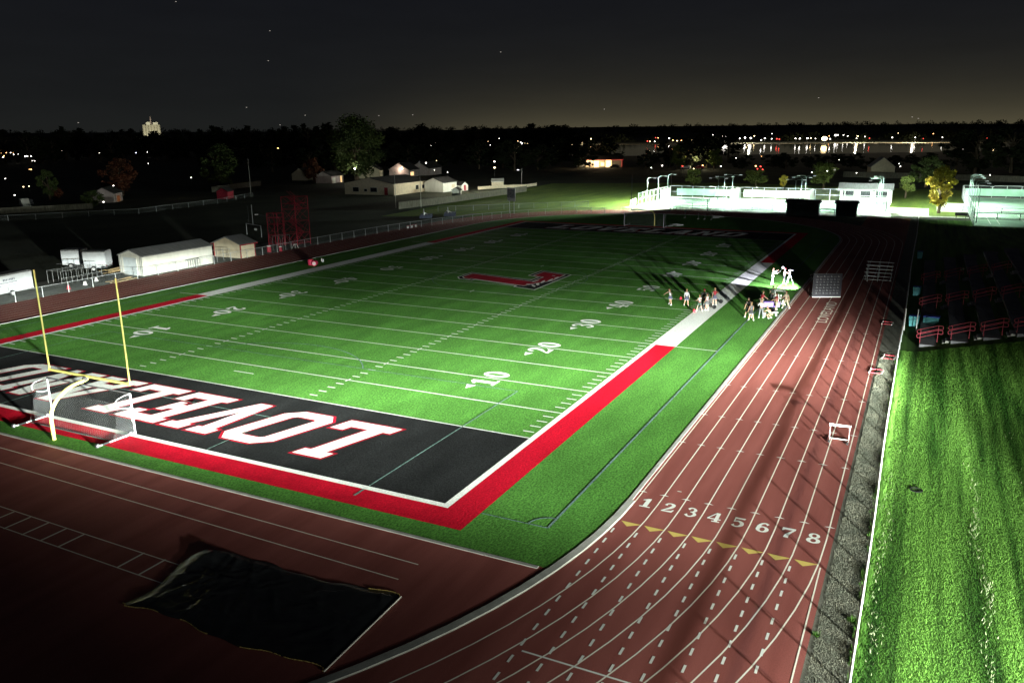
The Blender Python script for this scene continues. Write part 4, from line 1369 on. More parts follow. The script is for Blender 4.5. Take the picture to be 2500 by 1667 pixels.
P_((51.9, -10.15, .004), 2.6, 'person in dark clothes half hidden behind the right half of the backdrop', 1.76, 'c_black', ('pants', 'c_black'), ('short', 'hair_blond'), ((20, 30, 100), (14, 5, 20)), shoes='c_black', sleeves=1.1, group='people behind the backdrop')
# tripod, held light and the lamp that floods the crew
def crew_gear():
    t = thing('camera_tripod', 'thin silver camera tripod standing on the lit grass', 'tripod', (54.05, -6.05, FLOOR), 0)
    for i in range(3):
        a = 2.1 * i + .4
        mb = MB(); mb.tube((0, 0, 1.25), (.48 * math.cos(a), .48 * math.sin(a), 0), .022, .014); mb.build('leg', M['alu'], t, True)
    mb = MB(); mb.tube((0, 0, 1.2), (0, 0, 1.5), .025); mb.build('column', M['alu'], t)
    mb = MB(); mb.box(0, 0, 0, .2, .34, .17); mb.tube((.0, -.16, .09), (0, -.34, .09), .06, n=10)
    c = mb.build('video_camera', M['steel_dark']); c.location = (54.05, -6.05, FLOOR + 1.5); c.rotation_euler = (0, 0, .1)
    tag(c, 'dark video camera mounted on the silver tripod', 'camera')
    t = thing('reflector_light', 'small round white light held up by the crew member', 'light', (53.55, -5.35, 1.95), 0)
    mb = MB(); mb.ball(0, 0, 0, .12, .12, .12, 12, 8); mb.build('diffuser', M['bulb_cool'], t, True)
    mb = MB(); mb.tube((0, .03, -.1), (-.05, .35, -.55), .018); mb.build('handle', M['steel_dark'], t)
    t = thing('led_panel', 'led panel lamp on a stand hidden behind the backdrop', 'lamp', (50.15, -8.75, .03), .95)
    mb = MB(); mb.tube((0, 0, 0), (0, 0, 1.7), .02)
    for a in (0, 2.1, 4.2): mb.tube((0, 0, .5), (.4 * math.cos(a), .4 * math.sin(a), 0), .014)
    mb.build('stand', M['steel_dark'], t)
    mb = MB(); mb.box(-.03, 0, 1.65, .05, .42, .30); mb.build('housing', M['steel_dark'], t)
    mb = MB(); mb.box(.005, 0, 1.67, .016, .38, .26); mb.build('diffuser', M['bulb_cool'], t)
    d = bpy.data.lights.new('led_beam', 'SPOT'); d.energy = CREW_W; d.color = (.86, .86, 1.0); d.spot_size = R(56); d.spot_blend = .35; d.shadow_soft_size = .12
    o = bpy.data.objects.new('led_beam', d); C.objects.link(o); o.location = (50.25, -8.62, 1.83)
    v = Vector((53.6, -4.6, .35)) - o.location
    o.rotation_euler = v.to_track_quat('-Z', 'Y').to_euler()
CREW_W = 26000
M['bulb_cool'] = glow('bulb_cool', (.9, .9, 1.0), 6.0)
crew_gear()

# ------------------------------------------------------------------ concrete and dirt strips left of the track
sheet('dirt_strip', [rect(-60, 65.25, 112, 67.0)], -.02, M['gravel'])
M['yard'] = mat('yard_gravel', (.12, .12, .105), rough=.95, var=.3, scale=.5, fine=(8, .4), bump=.4)
sheet('service_yard', [rect(8, 67.0, 60, 74.5)], -.022, M['yard'])

# ------------------------------------------------------------------ chain link fences
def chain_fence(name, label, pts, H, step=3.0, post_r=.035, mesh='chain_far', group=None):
    t = thing('chain_link_fence', label, 'fence', (pts[0][0], pts[0][1], 0), 0, group)
    ox, oy = pts[0]
    P = []
    for i in range(len(pts) - 1):
        a, b = Vector(pts[i]), Vector(pts[i + 1])
        n = max(1, round((b - a).length / step))
        for k in range(n): P.append(a.lerp(b, k / n))
    P.append(Vector(pts[-1]))
    mr = MB(); mp_ = MB()
    for i, p in enumerate(P):
        x, y = p.x - ox, p.y - oy
        pm = MB(); pm.tube((x, y, -.05), (x, y, H + .04), post_r, n=5)
        if len(P) <= 60: pm.build('post', M['galv'], t)
        else: mp_.tube((x, y, -.05), (x, y, H + .04), post_r, n=5)
        if i < len(P) - 1:
            q = P[i + 1]; x2, y2 = q.x - ox, q.y - oy
            mr.tube((x, y, H), (x2, y2, H), .026, n=5)
            mm_ = (x, y, .03), (x2, y2, .03), (x2, y2, H), (x, y, H)
            if i == 0: me_ = MB()
            me_.quad(*mm_)
    if mp_.v: mp_.build('posts', M['galv'], t)['kind'] = 'stuff'
    mr.build('top_rail', M['galv'], t)
    me_.build('mesh_panel', M[mesh], t)
    return t
curve = [(-30, 65.1), (66, 65.1)]
for i in range(1, 15):
    a = math.pi / 2 - math.pi * .46 * i / 14
    curve.append((66 + 56 * math.sin(math.pi * .5 * i / 14 * .96), 65.1 - 26.0 * (1 - math.cos(math.pi * .5 * i / 14 * .96))))
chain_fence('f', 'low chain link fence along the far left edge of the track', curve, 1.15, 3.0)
chain_fence('f', 'low chain link fence on the path edge in front of the bright courts', [(125.5, 38.5), (132.5, 36), (135.5, 24), (134.8, 8), (133.2, 5.9)], 1.0, 4.0, .03)
chain_fence('f', 'thin chain link fence across the dim field behind the billboard', [(113, 76), (118, 70), (128, 60), (136, 50)], 1.1, 3.2, .03)
chain_fence('f', 'faint chain link fence along the back of the dark practice field', [(60, 152), (85, 136), (111, 139.4), (131, 147)], 1.1, 5.0, .04)
chain_fence('f', 'short dark railing beside the path under the yellow tree', [(139, -13), (139.5, -17.2)], .7, 2.0, .03)

# ------------------------------------------------------------------ buildings
def house(name, label, cat, loc, rz, L, W, H, ro, wall, roof, windows=(), doors=(), over=.25, trim=None, chimney=False, group=None):
    """windows / doors: (side, along, z, w, h[, material]) ; side 0 = -y long wall, 1 = +y, 2 = -x gable, 3 = +x gable"""
    t = thing(name, label, cat, loc, rz, group)
    mb = MB(); mb.shell(L, W, H, ro); mb.build('wall', M[wall], t)
    mb = MB(); mb.gable(L, W, H, ro, over); rf = mb.build('roof', M[roof], t)
    if chimney:
        mb = MB(); mb.box(L * .2, W * .1, ro - .5, .6, .6, 1.2); mb.build('chimney', M['wall_pink'], rf)
    if trim:
        for s in (-1, 1):
            mb = MB(); mb.box(0, s * (W / 2 + over + .02), H - over * (ro - H) / (W / 2) - .06, L + 2 * over, .06, .16); mb.build('fascia', M[trim], rf)
        for a in (-1, 1):
            for s in (-1, 1):
                mb = MB(); mb.box(a * (L / 2 + .012), s * (W / 2 + .012), 0, .12, .12, H - .02); mb.build('corner_board', M[trim], t)
    def opening(nm, s, al, z, w, h, m):
        d = .05
        mb = MB()
        if s == 0: mb.box(al, -W / 2 - .01, z, w, d, h)
        if s == 1: mb.box(al, W / 2 + .01, z, w, d, h)
        if s == 2: mb.box(-L / 2 - .01, al, z, d, w, h)
        if s == 3: mb.box(L / 2 + .01, al, z, d, w, h)
        o = mb.build(nm, M[m], t)
        f = MB(); b = .07
        for (da, dz, sw, sh) in ((0, -b, w + 2 * b, b), (0, h, w + 2 * b, b), (-w / 2 - b / 2, 0, b, h), (w / 2 + b / 2, 0, b, h)):
            if s in (0, 1): f.box(al + da, (-W / 2 - .015) if s == 0 else (W / 2 + .015), z + dz, sw, .07, sh)
            else: f.box((-L / 2 - .015) if s == 2 else (L / 2 + .015), al + da, z + dz, .07, sw, sh)
        f.build('frame', M['wall_white'], o)
    for w in windows: opening('window', w[0], w[1], w[2], w[3], w[4], w[5] if len(w) > 5 else 'glass')
    for w in doors: opening('door', w[0], w[1], w[2], w[3], w[4], w[5] if len(w) > 5 else 'trim_red')
    return t
M['door_blue'] = mat('door_pale', (.52, .57, .60), rough=.5, var=.06, scale=2)
M['lit_warm'] = glow('lit_window_warm', (1.0, .62, .28), 1.6)
M['lit_white'] = glow('lit_window_white', (1.0, .9, .75), 1.6)
def rib_wall(t, L, W, H, m):
    mb = MB()
    y = -W / 2 + .1
    while y < W / 2:
        if y > 0 and y - .28 <= 0: mb.build('wall_ribs', M[m], t); mb = MB()
        if not (-1.5 < y < 1.5): mb.box(-L / 2 - .03, y, .02, .04, .05, H + (W / 2 - abs(y)) * .30 - .1)
        y += .28
    mb.build('wall_ribs', M[m], t)
t = house('storage_shed', 'long white metal storage shed with a grey roof beside the track', 'shed', (34.35, 68.35, 0), 0, 11.1, 4.2, 2.35, 3.05, 'wall_white', 'roof_grey', doors=[(2, .1, .02, 2.3, 2.15, 'door_blue')], over=.12)
rib_wall(t, 11.1, 4.2, 2.35, 'roof_grey')
house('cream_shed', 'cream shed with a red trimmed grey roof at the end of the white shed', 'shed', (45.8, 68.2, 0), 0, 2.7 + .0, 5.0, 1.95, 2.85, 'wall_cream', 'roof_grey', over=.3, trim='trim_red')

# ------------------------------------------------------------------ cargo trailers
def trailer(label, loc, rz, L=5.2, W=2.1, H=2.0, letters=False):
    t = thing('cargo_trailer', label, 'trailer', loc, rz, 'white cargo trailers')
    mb = MB()
    prof = [(-W / 2, .45), (W / 2, .45), (W / 2, .45 + H - .14), (W / 2 - .16, .45 + H), (-W / 2 + .16, .45 + H), (-W / 2, .45 + H - .14)]
    vs = [(-L, y, z) for y, z in prof] + [(0, y, z) for y, z in prof]
    mb.add(vs, [(0, 1, 7, 6), (1, 2, 8, 7), (5, 0, 6, 11), (0, 5, 4, 3, 2, 1), (6, 7, 8, 9, 10, 11)]); bd = mb.build('body', M['trailer'], t)
    mb = MB(); mb.add([(x, y, z + .004) for x, y, z in vs[2:6] + vs[8:12]], [(0, 1, 5, 4), (1, 2, 6, 5), (2, 3, 7, 6)]); mb.build('roof', M['roof_grey'], t)
    for z in (.45, .45 + H - .16):
        mb = MB(); mb.box(.012, 0, z, .03, W + .03, .06)
        mb.build('trim_bar', M['alu'], t)
    mb = MB(); mb.box(.015, 0, .55, .03, W - .24, H - .36); d = mb.build('rear_door', M['trailer'], t)
    for s in (-1, 1):
        mb = MB(); mb.box(.035, s * .3, .95, .02, .26, .05); mb.build('latch', M['steel_dark'], d)
    for s in (-1, 1):
        mb = MB(); mb.box(.02, s * (W / 2 - .12), .62, .03, .12, .14); mb.build('tail_light', M['trim_red'], t)
        mb = MB(); mb.tube((-L * .55, s * (W / 2 - .03), .34), (-L * .55, s * (W / 2 + .16), .34), .34, n=18); wh = mb.build('wheel', M['rubber'], t)
        mb = MB(); mb.tube((-L * .55, s * (W / 2 + .1), .34), (-L * .55, s * (W / 2 + .17), .34), .2, n=14); mb.build('rim', M['alu'], wh)
        mb = MB()
        mb.path([(-L * .55 - .52, s * (W / 2 + .12), .5), (-L * .55 - .38, s * (W / 2 + .12), .78), (-L * .55 + .38, s * (W / 2 + .12), .78), (-L * .55 + .52, s * (W / 2 + .12), .5)], .05)
        mb.build('fender', M['trailer'], t)
    mb = MB(); mb.tube((-L, .3, .45), (-L - 1.2, 0, .45), .05); mb.tube((-L, -.3, .45), (-L - 1.2, 0, .45), .05); mb.build('tow_bar', M['steel_dark'], t)
    if letters:
        rnd = random.Random(2); mb = MB()
        for row, (z, h, n) in enumerate(((1.85, .2, 12), (1.55, .1, 14), (1.25, .07, 20))):
            w = 2.3 / n
            for i in range(n):
                if rnd.random() < .12: continue
                x = -L * .62 - 1.0 + i * w
                mb.box(x, -W / 2 - .004, z - h / 2, w * rnd.uniform(.4, .75), .012, h)
        mb.build('lettering', M['trailer_ink'], bd)
    return t
M['trailer'] = mat('trailer_white', (.60, .62, .66), rough=.35, var=.06, scale=1.5)
M['trailer_ink'] = mat('trailer_ink', (.10, .11, .16), rough=.6, var=.2, scale=9)
trailer('white cargo trailer with dark lettering on its side at the left edge of the picture', (16.6, 70.35, 0), .18, letters=True)
trailer('white cargo trailer parked behind the frames, left one of the pair', (30.8, 79.7, 0), -1.03, L=2.5, H=1.95)
trailer('white cargo trailer nearest the long white shed, right one of the pair', (30.3, 74.4, 0), -1.03, L=2.7, H=2.1)

# ------------------------------------------------------------------ clutter along the left fence
M['rack_grey'] = mat('rack_grey', (.26, .27, .27), rough=.5, var=.15, scale=4)
def frame_cage(label, loc, L, W, H, n, rz=0):
    t = thing('equipment_rack', label, 'rack', loc, rz)
    for i in range(n + 1):
        x = L * i / n
        mb = MB(); mb.path([(x, 0, 0), (x, 0, H), (x, W, H), (x, W, 0)], .022, 5); mb.build('hoop', M['rack_grey'], t)
    for (y, z) in ((0, H), (W, H), (0, H * .45)):
        mb = MB(); mb.tube((0, y, z), (L, y, z), .02); mb.build('rail', M['rack_grey'], t)
frame_cage('white pipe frame of many hoops standing behind the fence by the trailer', (20.9, 70.4, 0), 5.4, 2.4, 1.5, 8, .03)
frame_cage('pale bent pipe frame leaning beside the cream shed', (40.6, 66.2, 0), 2.6, 1.2, 1.5, 2, .1)
frame_cage('stack of standing hurdle frames against the white shed wall', (35.2, 65.6, 0), 1.9, .5, 1.05, 5)
def lumber(label, loc, n, rz, L=3.0):
    rnd = random.Random(n)
    t = thing('lumber_pile', label, 'lumber', loc, rz)
    for i in range(n):
        mb = MB(); mb.box(0, 0, 0, L * rnd.uniform(.8, 1.1), .24, .06)
        o = mb.build('board', M['wood'], t); o.location = (rnd.uniform(-.3, .3), rnd.uniform(-.5, .5), .02 + .07 * i); o.rotation_euler = (0, 0, rnd.uniform(-.12, .12))
lumber('pile of long wooden boards behind the fence next to the pair of trailers', (28.4, 70.9, .3), 7, .2, 3.2)
lumber('pale boards lying on the ground at the foot of the fence', (25.2, 65.75, 0), 5, .12, 3.4)
for i, (x, y, c, lab) in enumerate(((19.3, 67.0, 'hurdle_red', 'small red cone box on the ground behind the left fence'), (21.8, 67.6, 'pipe_white', 'small white bucket on the ground behind the left fence'), (24.0, 68.6, 'pipe_white', 'white folded cone stack on the yard behind the left fence'))):
    mb = MB(); mb.lathe([(.26, 0), (.26, .05), (.2, .06), (.14, .38), (.12, .4), (0, .4)], n=10)
    o = mb.build('bucket', M[c], smooth=True); o.location = (x, y, 0)
    tag(o, lab, 'bucket')

# ------------------------------------------------------------------ red scaffold towers
def scaffold(label, loc, W, D, H, levels, metal, rz=0, stairs=True):
    t = thing('scaffold_tower', label, 'scaffold', loc, rz, 'red scaffold towers')
    for sx in (-1, 1):
        for sy in (-1, 1):
            mb = MB(); mb.tube((sx * W / 2, sy * D / 2, 0), (sx * W / 2, sy * D / 2, H), .045, n=6); mb.build('leg', M[metal], t)
    for k in range(levels + 1):
        z = H * k / levels if k else .3
        mb = MB()
        c = [(-W / 2, -D / 2, z), (W / 2, -D / 2, z), (W / 2, D / 2, z), (-W / 2, D / 2, z)]
        for i in range(4): mb.tube(c[i], c[(i + 1) % 4], .03, n=5)
        mb.tube((0, -D / 2, z), (0, D / 2, z), .025, n=5)
        mb.build('ledger', M[metal], t)
        if k and k < levels + 1:
            z0 = H * (k - 1) / levels
            mb = MB()
            s = 1 if k % 2 else -1
            for sy in (-1, 1):
                mb.tube((-s * W / 2, sy * D / 2, z0 + .1), (s * W / 2, sy * D / 2, z), .022, n=5)
                mb.tube((-s * W / 2, sy * D / 2, z), (0, sy * D / 2, z0 + .1), .018, n=5)
            for sx in (-1, 1): mb.tube((sx * W / 2, -s * D / 2, z0 + .1), (sx * W / 2, s * D / 2, z), .022, n=5)
            mb.build('brace', M[metal], t)
            if stairs:
                mb = MB()
                a, b = Vector((-s * W * .42, 0, z0)), Vector((s * W * .42, 0, z))
                for yy in (-.3, .3):
                    mb.tube(a + Vector((0, yy, 0)), b + Vector((0, yy, 0)), .035, n=5); mb.tube(a + Vector((0, yy, .9)), b + Vector((0, yy, .9)), .02, n=5)
                for i in range(9):
                    p = a.lerp(b, (i + .5) / 9); mb.box(p.x, p.y, p.z, .22, .6, .03)
                mb.build('stair', M[metal], t)
    mb = MB(); mb.box(0, 0, H * .86, W * .96, D * .9, .05); mb.build('platform', M['alu' if metal != 'scaf_red' else 'scaf_red'], t)
scaffold('tall red scaffold viewing tower with zigzag stairs beside the left fence', (58.9, 68.2, 0), 3.0, 2.6, 7.4, 4, 'scaf_red')
scaffold('shorter red scaffold tower on the left of the tall one', (56.6, 70.2, 0), 1.5, 2.0, 5.0, 3, 'scaf_red', stairs=False)
frame_cage('pale square pipe frame standing at the foot of the red tower', (52.6, 65.9, 0), 2.2, 1.4, 2.1, 2, .05)
t = thing('step_chair', 'white folding step stool at the foot of the red tower', 'stool', (55.4, 65.6, 0), .2)
mb = MB(); mb.box(0, 0, .6, .6, .4, .05); mb.build('seat', M['pipe_white'], t)
for a in (-1, 1):
    mb = MB(); mb.path([(a * .4, -.3, 0), (a * .25, -.1, .6), (a * .25, .1, .6), (a * .4, .3, 0)], .03); mb.build('leg', M['pipe_white'], t)
for (x, y, lab, s) in ((50.6, 66.3, 'red barrel with a white top beside the pale square frame', 1.0), (52.0, 65.4, 'small red barrel with a white lid near the fence by the tower', .75)):
    t = thing('barrel', lab, 'barrel', (x, y, 0), 0, 'red barrels by the tower')
    mb = MB(); mb.lathe([(0, 0), (.3 * s, 0), (.33 * s, .4 * s), (.3 * s, .85 * s)], n=14); mb.build('body', M['scaf_red'], t, True)
    mb = MB(); mb.lathe([(.32 * s, .85 * s), (.3 * s, .97 * s), (0, 1.0 * s)], n=14); mb.build('lid', M['pipe_white'], t, True)
t = thing('flood_arm', 'small white lamp head on an arm left of the scaffold', 'lamp', (56.0, 71.1, 0), 0)
mb = MB(); mb.tube((0, 0, 0), (0, 0, 4.6), .03); mb.tube((0, 0, 4.5), (-1.2, .8, 4.9), .025); mb.build('pole', M['steel_dark'], t)
mb = MB(); mb.box(-1.4, .95, 4.85, .5, .18, .1, 2.5); mb.build('lamp_head', M['pipe_white'], t)
M['mat_blue'] = mat('mat_blue', (.12, .14, .20), rough=.8, var=.2, scale=1)
# practice field goal posts and mats
t = thing('practice_goal_post', 'thin grey goal post with two white rings on the dark practice field', 'goal post', (64.5, 82.5, 0), math.pi / 2 - .35)
mb = MB(); mb.path([(-2.6, 0, 0), (-2.6, 0, 1.9), (2.8, 0, 1.9), (2.8, 0, 0)], .05); mb.build('frame', M['galv'], t)
mb = MB(); mb.tube((.2, 0, 1.9), (.2, 0, 5.2), .05); mb.build('upright', M['galv'], t)
mb = MB(); mb.tube((1.0, .3, 1.9), (1.0, .3, 5.0), .03); mb.build('upright', M['steel_dark'], t)
for x in (-.75, -.25):
    mb = MB()
    pts = [(x + .17 * math.cos(a), -.06, 1.15 + .17 * math.sin(a)) for a in [i * math.pi / 6 for i in range(13)]]
    mb.path(pts, .03, 4); mb.build('ring', M['pipe_white'], t)
for (x, y, lab) in ((101.6, 71.8, 'folded jump mats with white posts behind the fence bend, left pile'), (107.0, 69.4, 'folded jump mats with white posts behind the fence bend, right pile')):
    t = thing('jump_mat', lab, 'mat', (x, y, 0), .5)
    mb = MB(); mb.box(0, 0, 0, 4.4, 2.4, .55, top=.96); mb.build('mat', M['mat_blue'], t)
    for dx in (-1.0, -.5):
        mb = MB(); mb.tube((dx, .3, .5), (dx - .1, .4, 1.7), .07); mb.build('standard', M['pipe_white'], t)
    for k in range(3):
        mb = MB(); mb.box(.6 + .3 * k, .2 * k, .56 + .1 * k, 1.6, .12, .06, .5); mb.build('slat', M['pipe_white'], t)
t = thing('bench', 'small red bench on the track edge in front of the left fence', 'bench', (84.9, 64.2, 0), 0)
mb = MB(); mb.box(0, 0, .42, 3.0, .35, .06); mb.build('seat', M['hurdle_red'], t)
for a in (-1, 0, 1):
    mb = MB(); mb.box(a * 1.3, 0, 0, .08, .3, .42); mb.build('leg', M['pipe_white'], t)

# far hurdle stack and frames on the grass behind the end zone
for (x, y, rz, lab) in ((121.0, 17.2, .1, 'stack of white hurdles lying on the dark grass before the courts'), (104.2, 21.0, .6, 'tangle of fallen white hurdles beside the far soccer goal')):
    t = thing('hurdle_stack', lab, 'hurdle stack', (x, y, .02), rz)
    rnd = random.Random(int(x))
    for k in range(6):
        mb = MB(); mb.path([(-.5, -.55, 0), (.3, -.55, 0), (.3, .55, .02), (-.5, .55, 0)], .025); mb.box(-.5, 0, -.02, .05, 1.15, .08); o = mb.build('hurdle', M['rack_grey'] if k % 2 else M['galv'], t); o.location = (rnd.uniform(-.4, .4), rnd.uniform(-1.2, 1.2), .06 + .07 * k); o.rotation_euler = (0, 0, rnd.uniform(-.5, .5))
for (x, y, lab, n) in ((118.2, 20.2, 'thin dark frame with three legs on the far grass', 3), (119.6, 23.2, 'dark block starter post with a white foot on the far grass', 1)):
    t = thing('field_frame', lab, 'frame', (x, y, .02), -.1)
    for k in range(n):
        mb = MB(); mb.tube((0, -1.3 * k, 0), (0, -1.3 * k, 1.15), .04); mb.build('leg', M['steel_dark'], t)
        mb = MB(); mb.box(-.1, -1.3 * k, 0, .7, .16, .05); mb.build('foot', M['pipe_white'], t)
    if n > 1:
        mb = MB(); mb.tube((0, .2, 1.15), (0, -1.3 * n + 1.1, 1.15), .04); mb.build('bar', M['steel_dark'], t)
    else:
        mb = MB(); mb.box(0, 0, 1.1, .12, .4, .3); mb.build('head', M['steel_dark'], t)

# dugout shelters in front of the courts
M['shelter'] = mat('shelter_dark', (.035, .05, .048), rough=.8, var=.3, scale=.8)
def dugout(label, loc, L, rz):
    t = thing('team_shelter', label, 'shelter', loc, rz, 'dark team shelters')
    mb = MB(); mb.box(0, 1.0, 0, L, .12, 2.55); mb.build('back_wall', M['shelter'], t)
    for s in (-1, 1):
        mb = MB(); mb.box(s * (L / 2 - .06), 0, 0, .12, 1.86, 2.5); mb.build('side_wall', M['shelter'], t)
    mb = MB()
    x = L / 2 + .35
    a = [(-x, 1.35, 2.45), (x, 1.35, 2.45), (x, .1, 3.05), (-x, .1, 3.05)]
    b = [(-x, .1, 3.05), (x, .1, 3.05), (x, -1.35, 2.45), (-x, -1.35, 2.45)]
    for q in (a, b):
        vs = q + [(p[0], p[1], p[2] + .09) for p in q]
        mb.add(vs, [(3, 2, 1, 0), (4, 5, 6, 7), (0, 1, 5, 4), (1, 2, 6, 5), (2, 3, 7, 6), (3, 0, 4, 7)])
    mb.build('roof', M['roof_dark'], t)
    mb = MB(); mb.box(0, .5, .45, L - .4, .4, .06); mb.build('bench', M['wood'], t)
M['shelter'] = mat('shelter_dark', (.035, .05, .048), rough=.8, var=.3, scale=.8)
dugout('long dark team shelter standing black against the bright courts', (132.3, 2.9, 0), 6.0, math.pi / 2 - .0)
dugout('short dark team shelter to the right of the long one', (133.0, -5.1, 0), 3.7, math.pi / 2 - .03)
t = thing('roofed_table', 'low covered rack between the two dark shelters', 'rack', (133.0, -1.6, 0), math.pi / 2)
mb = MB(); mb.box(0, 0, 1.25, 3.0, 1.0, .14, top=.85); mb.build('cover', M['roof_dark'], t)
for a in (-1, 1):
    for b in (-1, 1):
        mb = MB(); mb.tube((a * 1.35, b * .4, 0), (a * 1.35, b * .4, 1.26), .03); mb.build('leg', M['steel_dark'], t)

# ------------------------------------------------------------------ path, courts and their fences
sheet('court_path', [strip([(108, 58.5), (118, 53.5), (126, 44.5), (131.2, 38), (135.2, 24), (134.6, 6)], 1.7)[i] for i in range(5)] + [rect(133.2, -13, 138.2, 6.1), rect(137.5, -26.4, 139.5, -13)], -.02, M['concrete'])
M['meadow'] = mat('meadow_grass', (.125, .185, .018), rough=.9, col2=(.075, .125, .014), scale=.25, stretch=(.3, 2, 1), fine=(2.5, .35), bump=.5)
sheet('meadow', [[(100, 82), (108, 58.5), (118, 53.2), (126, 44), (131, 37.5), (136.5, 24), (136.5, -11.5), (138, -26), (215, -27), (230, 40), (210, 92), (150, 86)]], -.034, M['meadow'])
COURT = (139.0, 168.5, 40.0, -11.6)
sheet('tennis_court', [rect(COURT[0], COURT[3], COURT[1], COURT[2])], -.015, M['court'])
M['apron'] = mat('court_apron', (.52, .54, .48), rough=.85, var=.08, scale=.3)
sheet('court_apron', [rect(136.2, -13, 139.0, 41.5), rect(139, -19.5, 156, -11.6), rect(150, -27, 172, -21)], -.022, M['apron'])
cl = []
for yc in (32.5, 14.0, -3.0):
    for yy in (-5.5, 5.5, -4.1, 4.1): cl.append(rect(142.5, yc + yy - .05, 166, yc + yy + .05))
    for xx in (142.5, 166, 148.0, 160.6): cl.append(rect(xx - .05, yc - 5.5, xx + .05, yc + 5.5))
quads('court_lines', cl, -.010, M['court_line'])
def tall_fence(label, a, b, H=2.8, step=3.0, screen=None, mat_='chain_far', rails=(1.4,), mats='screen_white'):
    a, b = Vector(a), Vector(b); d = b - a; n = max(1, round(d.length / step))
    t = thing('court_fence', label, 'fence', (a.x, a.y, 0), math.atan2(d.y, d.x), None)
    Lg = d.length
    for i in range(n + 1):
        x = Lg * i / n
        mb = MB(); mb.tube((x, 0, -.03), (x, 0, H), .055, n=6); mb.build('post', M[mats], t)
    for z in tuple(rails) + (H, .08):
        mb = MB(); mb.tube((0, 0, z), (Lg, 0, z), .04, n=5); mb.build('rail', M[mats], t)
    mb = MB(); mb.quad((0, .03, .05), (Lg, .03, .05), (Lg, .03, H), (0, .03, H)); mb.build('mesh_panel', M[mat_], t)
    for (x0, x1, z0, z1, m) in (screen or []):
        mb = MB()
        k = max(2, int((x1 - x0) / .8))
        vs = []; fs = []
        for i in range(k + 1):
            x = x0 + (x1 - x0) * i / k; w = .05 * math.sin(i * 1.7) + .02 * math.sin(i * .6)
            vs += [(x, -.09 + w, z0), (x, -.09 - w * .5, (z0 + z1) / 2), (x, -.09, z1)]
        for i in range(k): fs += [(3 * i, 3 * i + 3, 3 * i + 4, 3 * i + 1), (3 * i + 1, 3 * i + 4, 3 * i + 5, 3 * i + 2)]
        mb.add(vs, fs); mb.build('wind_screen', M[m], t)
tall_fence('tall white court fence behind the left tennis court with a pale green screen', (168.3, 40), (168.3, 23.0), screen=[(1.6, 15.3, .5, 2.2, 'screen')])
tall_fence('tall white court fence at the back of the middle tennis court with a pale screen', (168.3, 22.4), (168.3, 5.5), screen=[(.8, 16, .5, 2.2, 'screen_white')])
tall_fence('tall white open fence in front of the pavilion', (168.3, 4.9), (168.3, -11.5), rails=(1.4,))
tall_fence('side fence of the left tennis court', (142, 40.1), (168.2, 40.1), screen=[(17, 26, .3, 2.4, 'screen_white')])
tall_fence('divider fence with a white panel between left and middle courts', (160, 23.2), (168.2, 22.6), screen=[(.3, 8, .2, 2.6, 'screen_white')])
tall_fence('divider fence with a white panel between middle and right courts', (160, 5.4), (168.2, 5.2), screen=[(.3, 8, .2, 2.6, 'screen_white')])
tall_fence('white fence with a gate along the right side of the tennis courts', (139.5, -11.7), (168.2, -11.7), screen=[(.3, 5.0, .2, 2.6, 'screen_white')])
tall_fence('low railing along the front of the tennis courts', (139.2, 39.6), (139.2, -11.5), H=1.15, step=4.2, rails=(.6,), mats='steel_dark')
tall_fence('short white slatted fence at the left front corner of the courts', (137.5, 40.5), (143.5, 41.2), H=1.5, step=1.0, screen=[])
M['net_dark'] = mesh_mat('net_dark', (.05, .06, .06), .35, 9.0)
# nets of the courts
for yc, lab in ((32.5, 'net across the left tennis court'), (14.0, 'net across the middle tennis court'), (-3.0, 'net across the right hand tennis court behind the shelters')):
    t = thing('tennis_net', 'dark ' + lab, 'net', (154.3, yc, 0), 0)
    for s in (-1, 1):
        mb = MB(); mb.tube((0, s * 5.9, 0), (0, s * 5.9, 1.07), .05); mb.build('post', M['steel_dark'], t)
    mb = MB(); mb.quad((0, -5.9, .05), (0, 5.9, .05), (0, 5.9, 1.0), (0, -5.9, 1.0)); mb.build('netting', M['net_dark'], t)
    mb = MB(); mb.box(0, 0, .98, .04, 11.8, .08); mb.build('headband', M['court_line'], t)
# pavilion and second block of courts
house('pavilion', 'open white pavilion with a grey roof behind the right end of the courts', 'pavilion', (173.5, -5.8, 0), math.pi / 2, 10.8, 5.0, 2.6, 3.9, 'screen_white', 'roof_grey', windows=[(1, -3.6, .9, 2.4, 1.4), (1, 0, .9, 2.4, 1.4), (1, 3.6, .9, 2.4, 1.4), (0, -2, .9, 2, 1.2)], over=.6)
sheet('hard_court', [rect(124.5, -60, 190, -26.6)], -.016, M['court'])
cl = []
for (x0, x1) in ((128.0, 147.5),):
    for yy in (-29.4, -30.8, -35, -40): cl.append(rect(x0, yy - .05, x1, yy + .05))
for xx in (160.0, 172.0): cl.append(rect(xx - .05, -58, xx + .05, -29))
quads('court_lines', cl, -.011, M['court_line'])
tall_fence('tall fence with pale green screens at the back of the far right courts', (189.8, -26.8), (189.8, -60), H=2.9, screen=[(.4, 32, .5, 2.2, 'screen')])
tall_fence('tall fence along the left side of the far right courts beside the lamp row', (124.6, -26.6), (189.6, -26.6), H=2.9, step=4, rails=(1.4,), mats='galv')
tall_fence('dark low fence crossing the front of the far right courts', (136.5, -27.2), (136.5, -60), H=1.15, step=3.6, rails=(.3,), mats='steel_dark')
tall_fence('dark fence crossing the middle of the far right courts', (150, -28.5), (150, -60), H=1.0, step=4.0, rails=(.3,), mats='steel_dark')
t = thing('bench', 'dark park bench on the path near the far right courts', 'bench', (137.6, -25.0, 0), -.05)
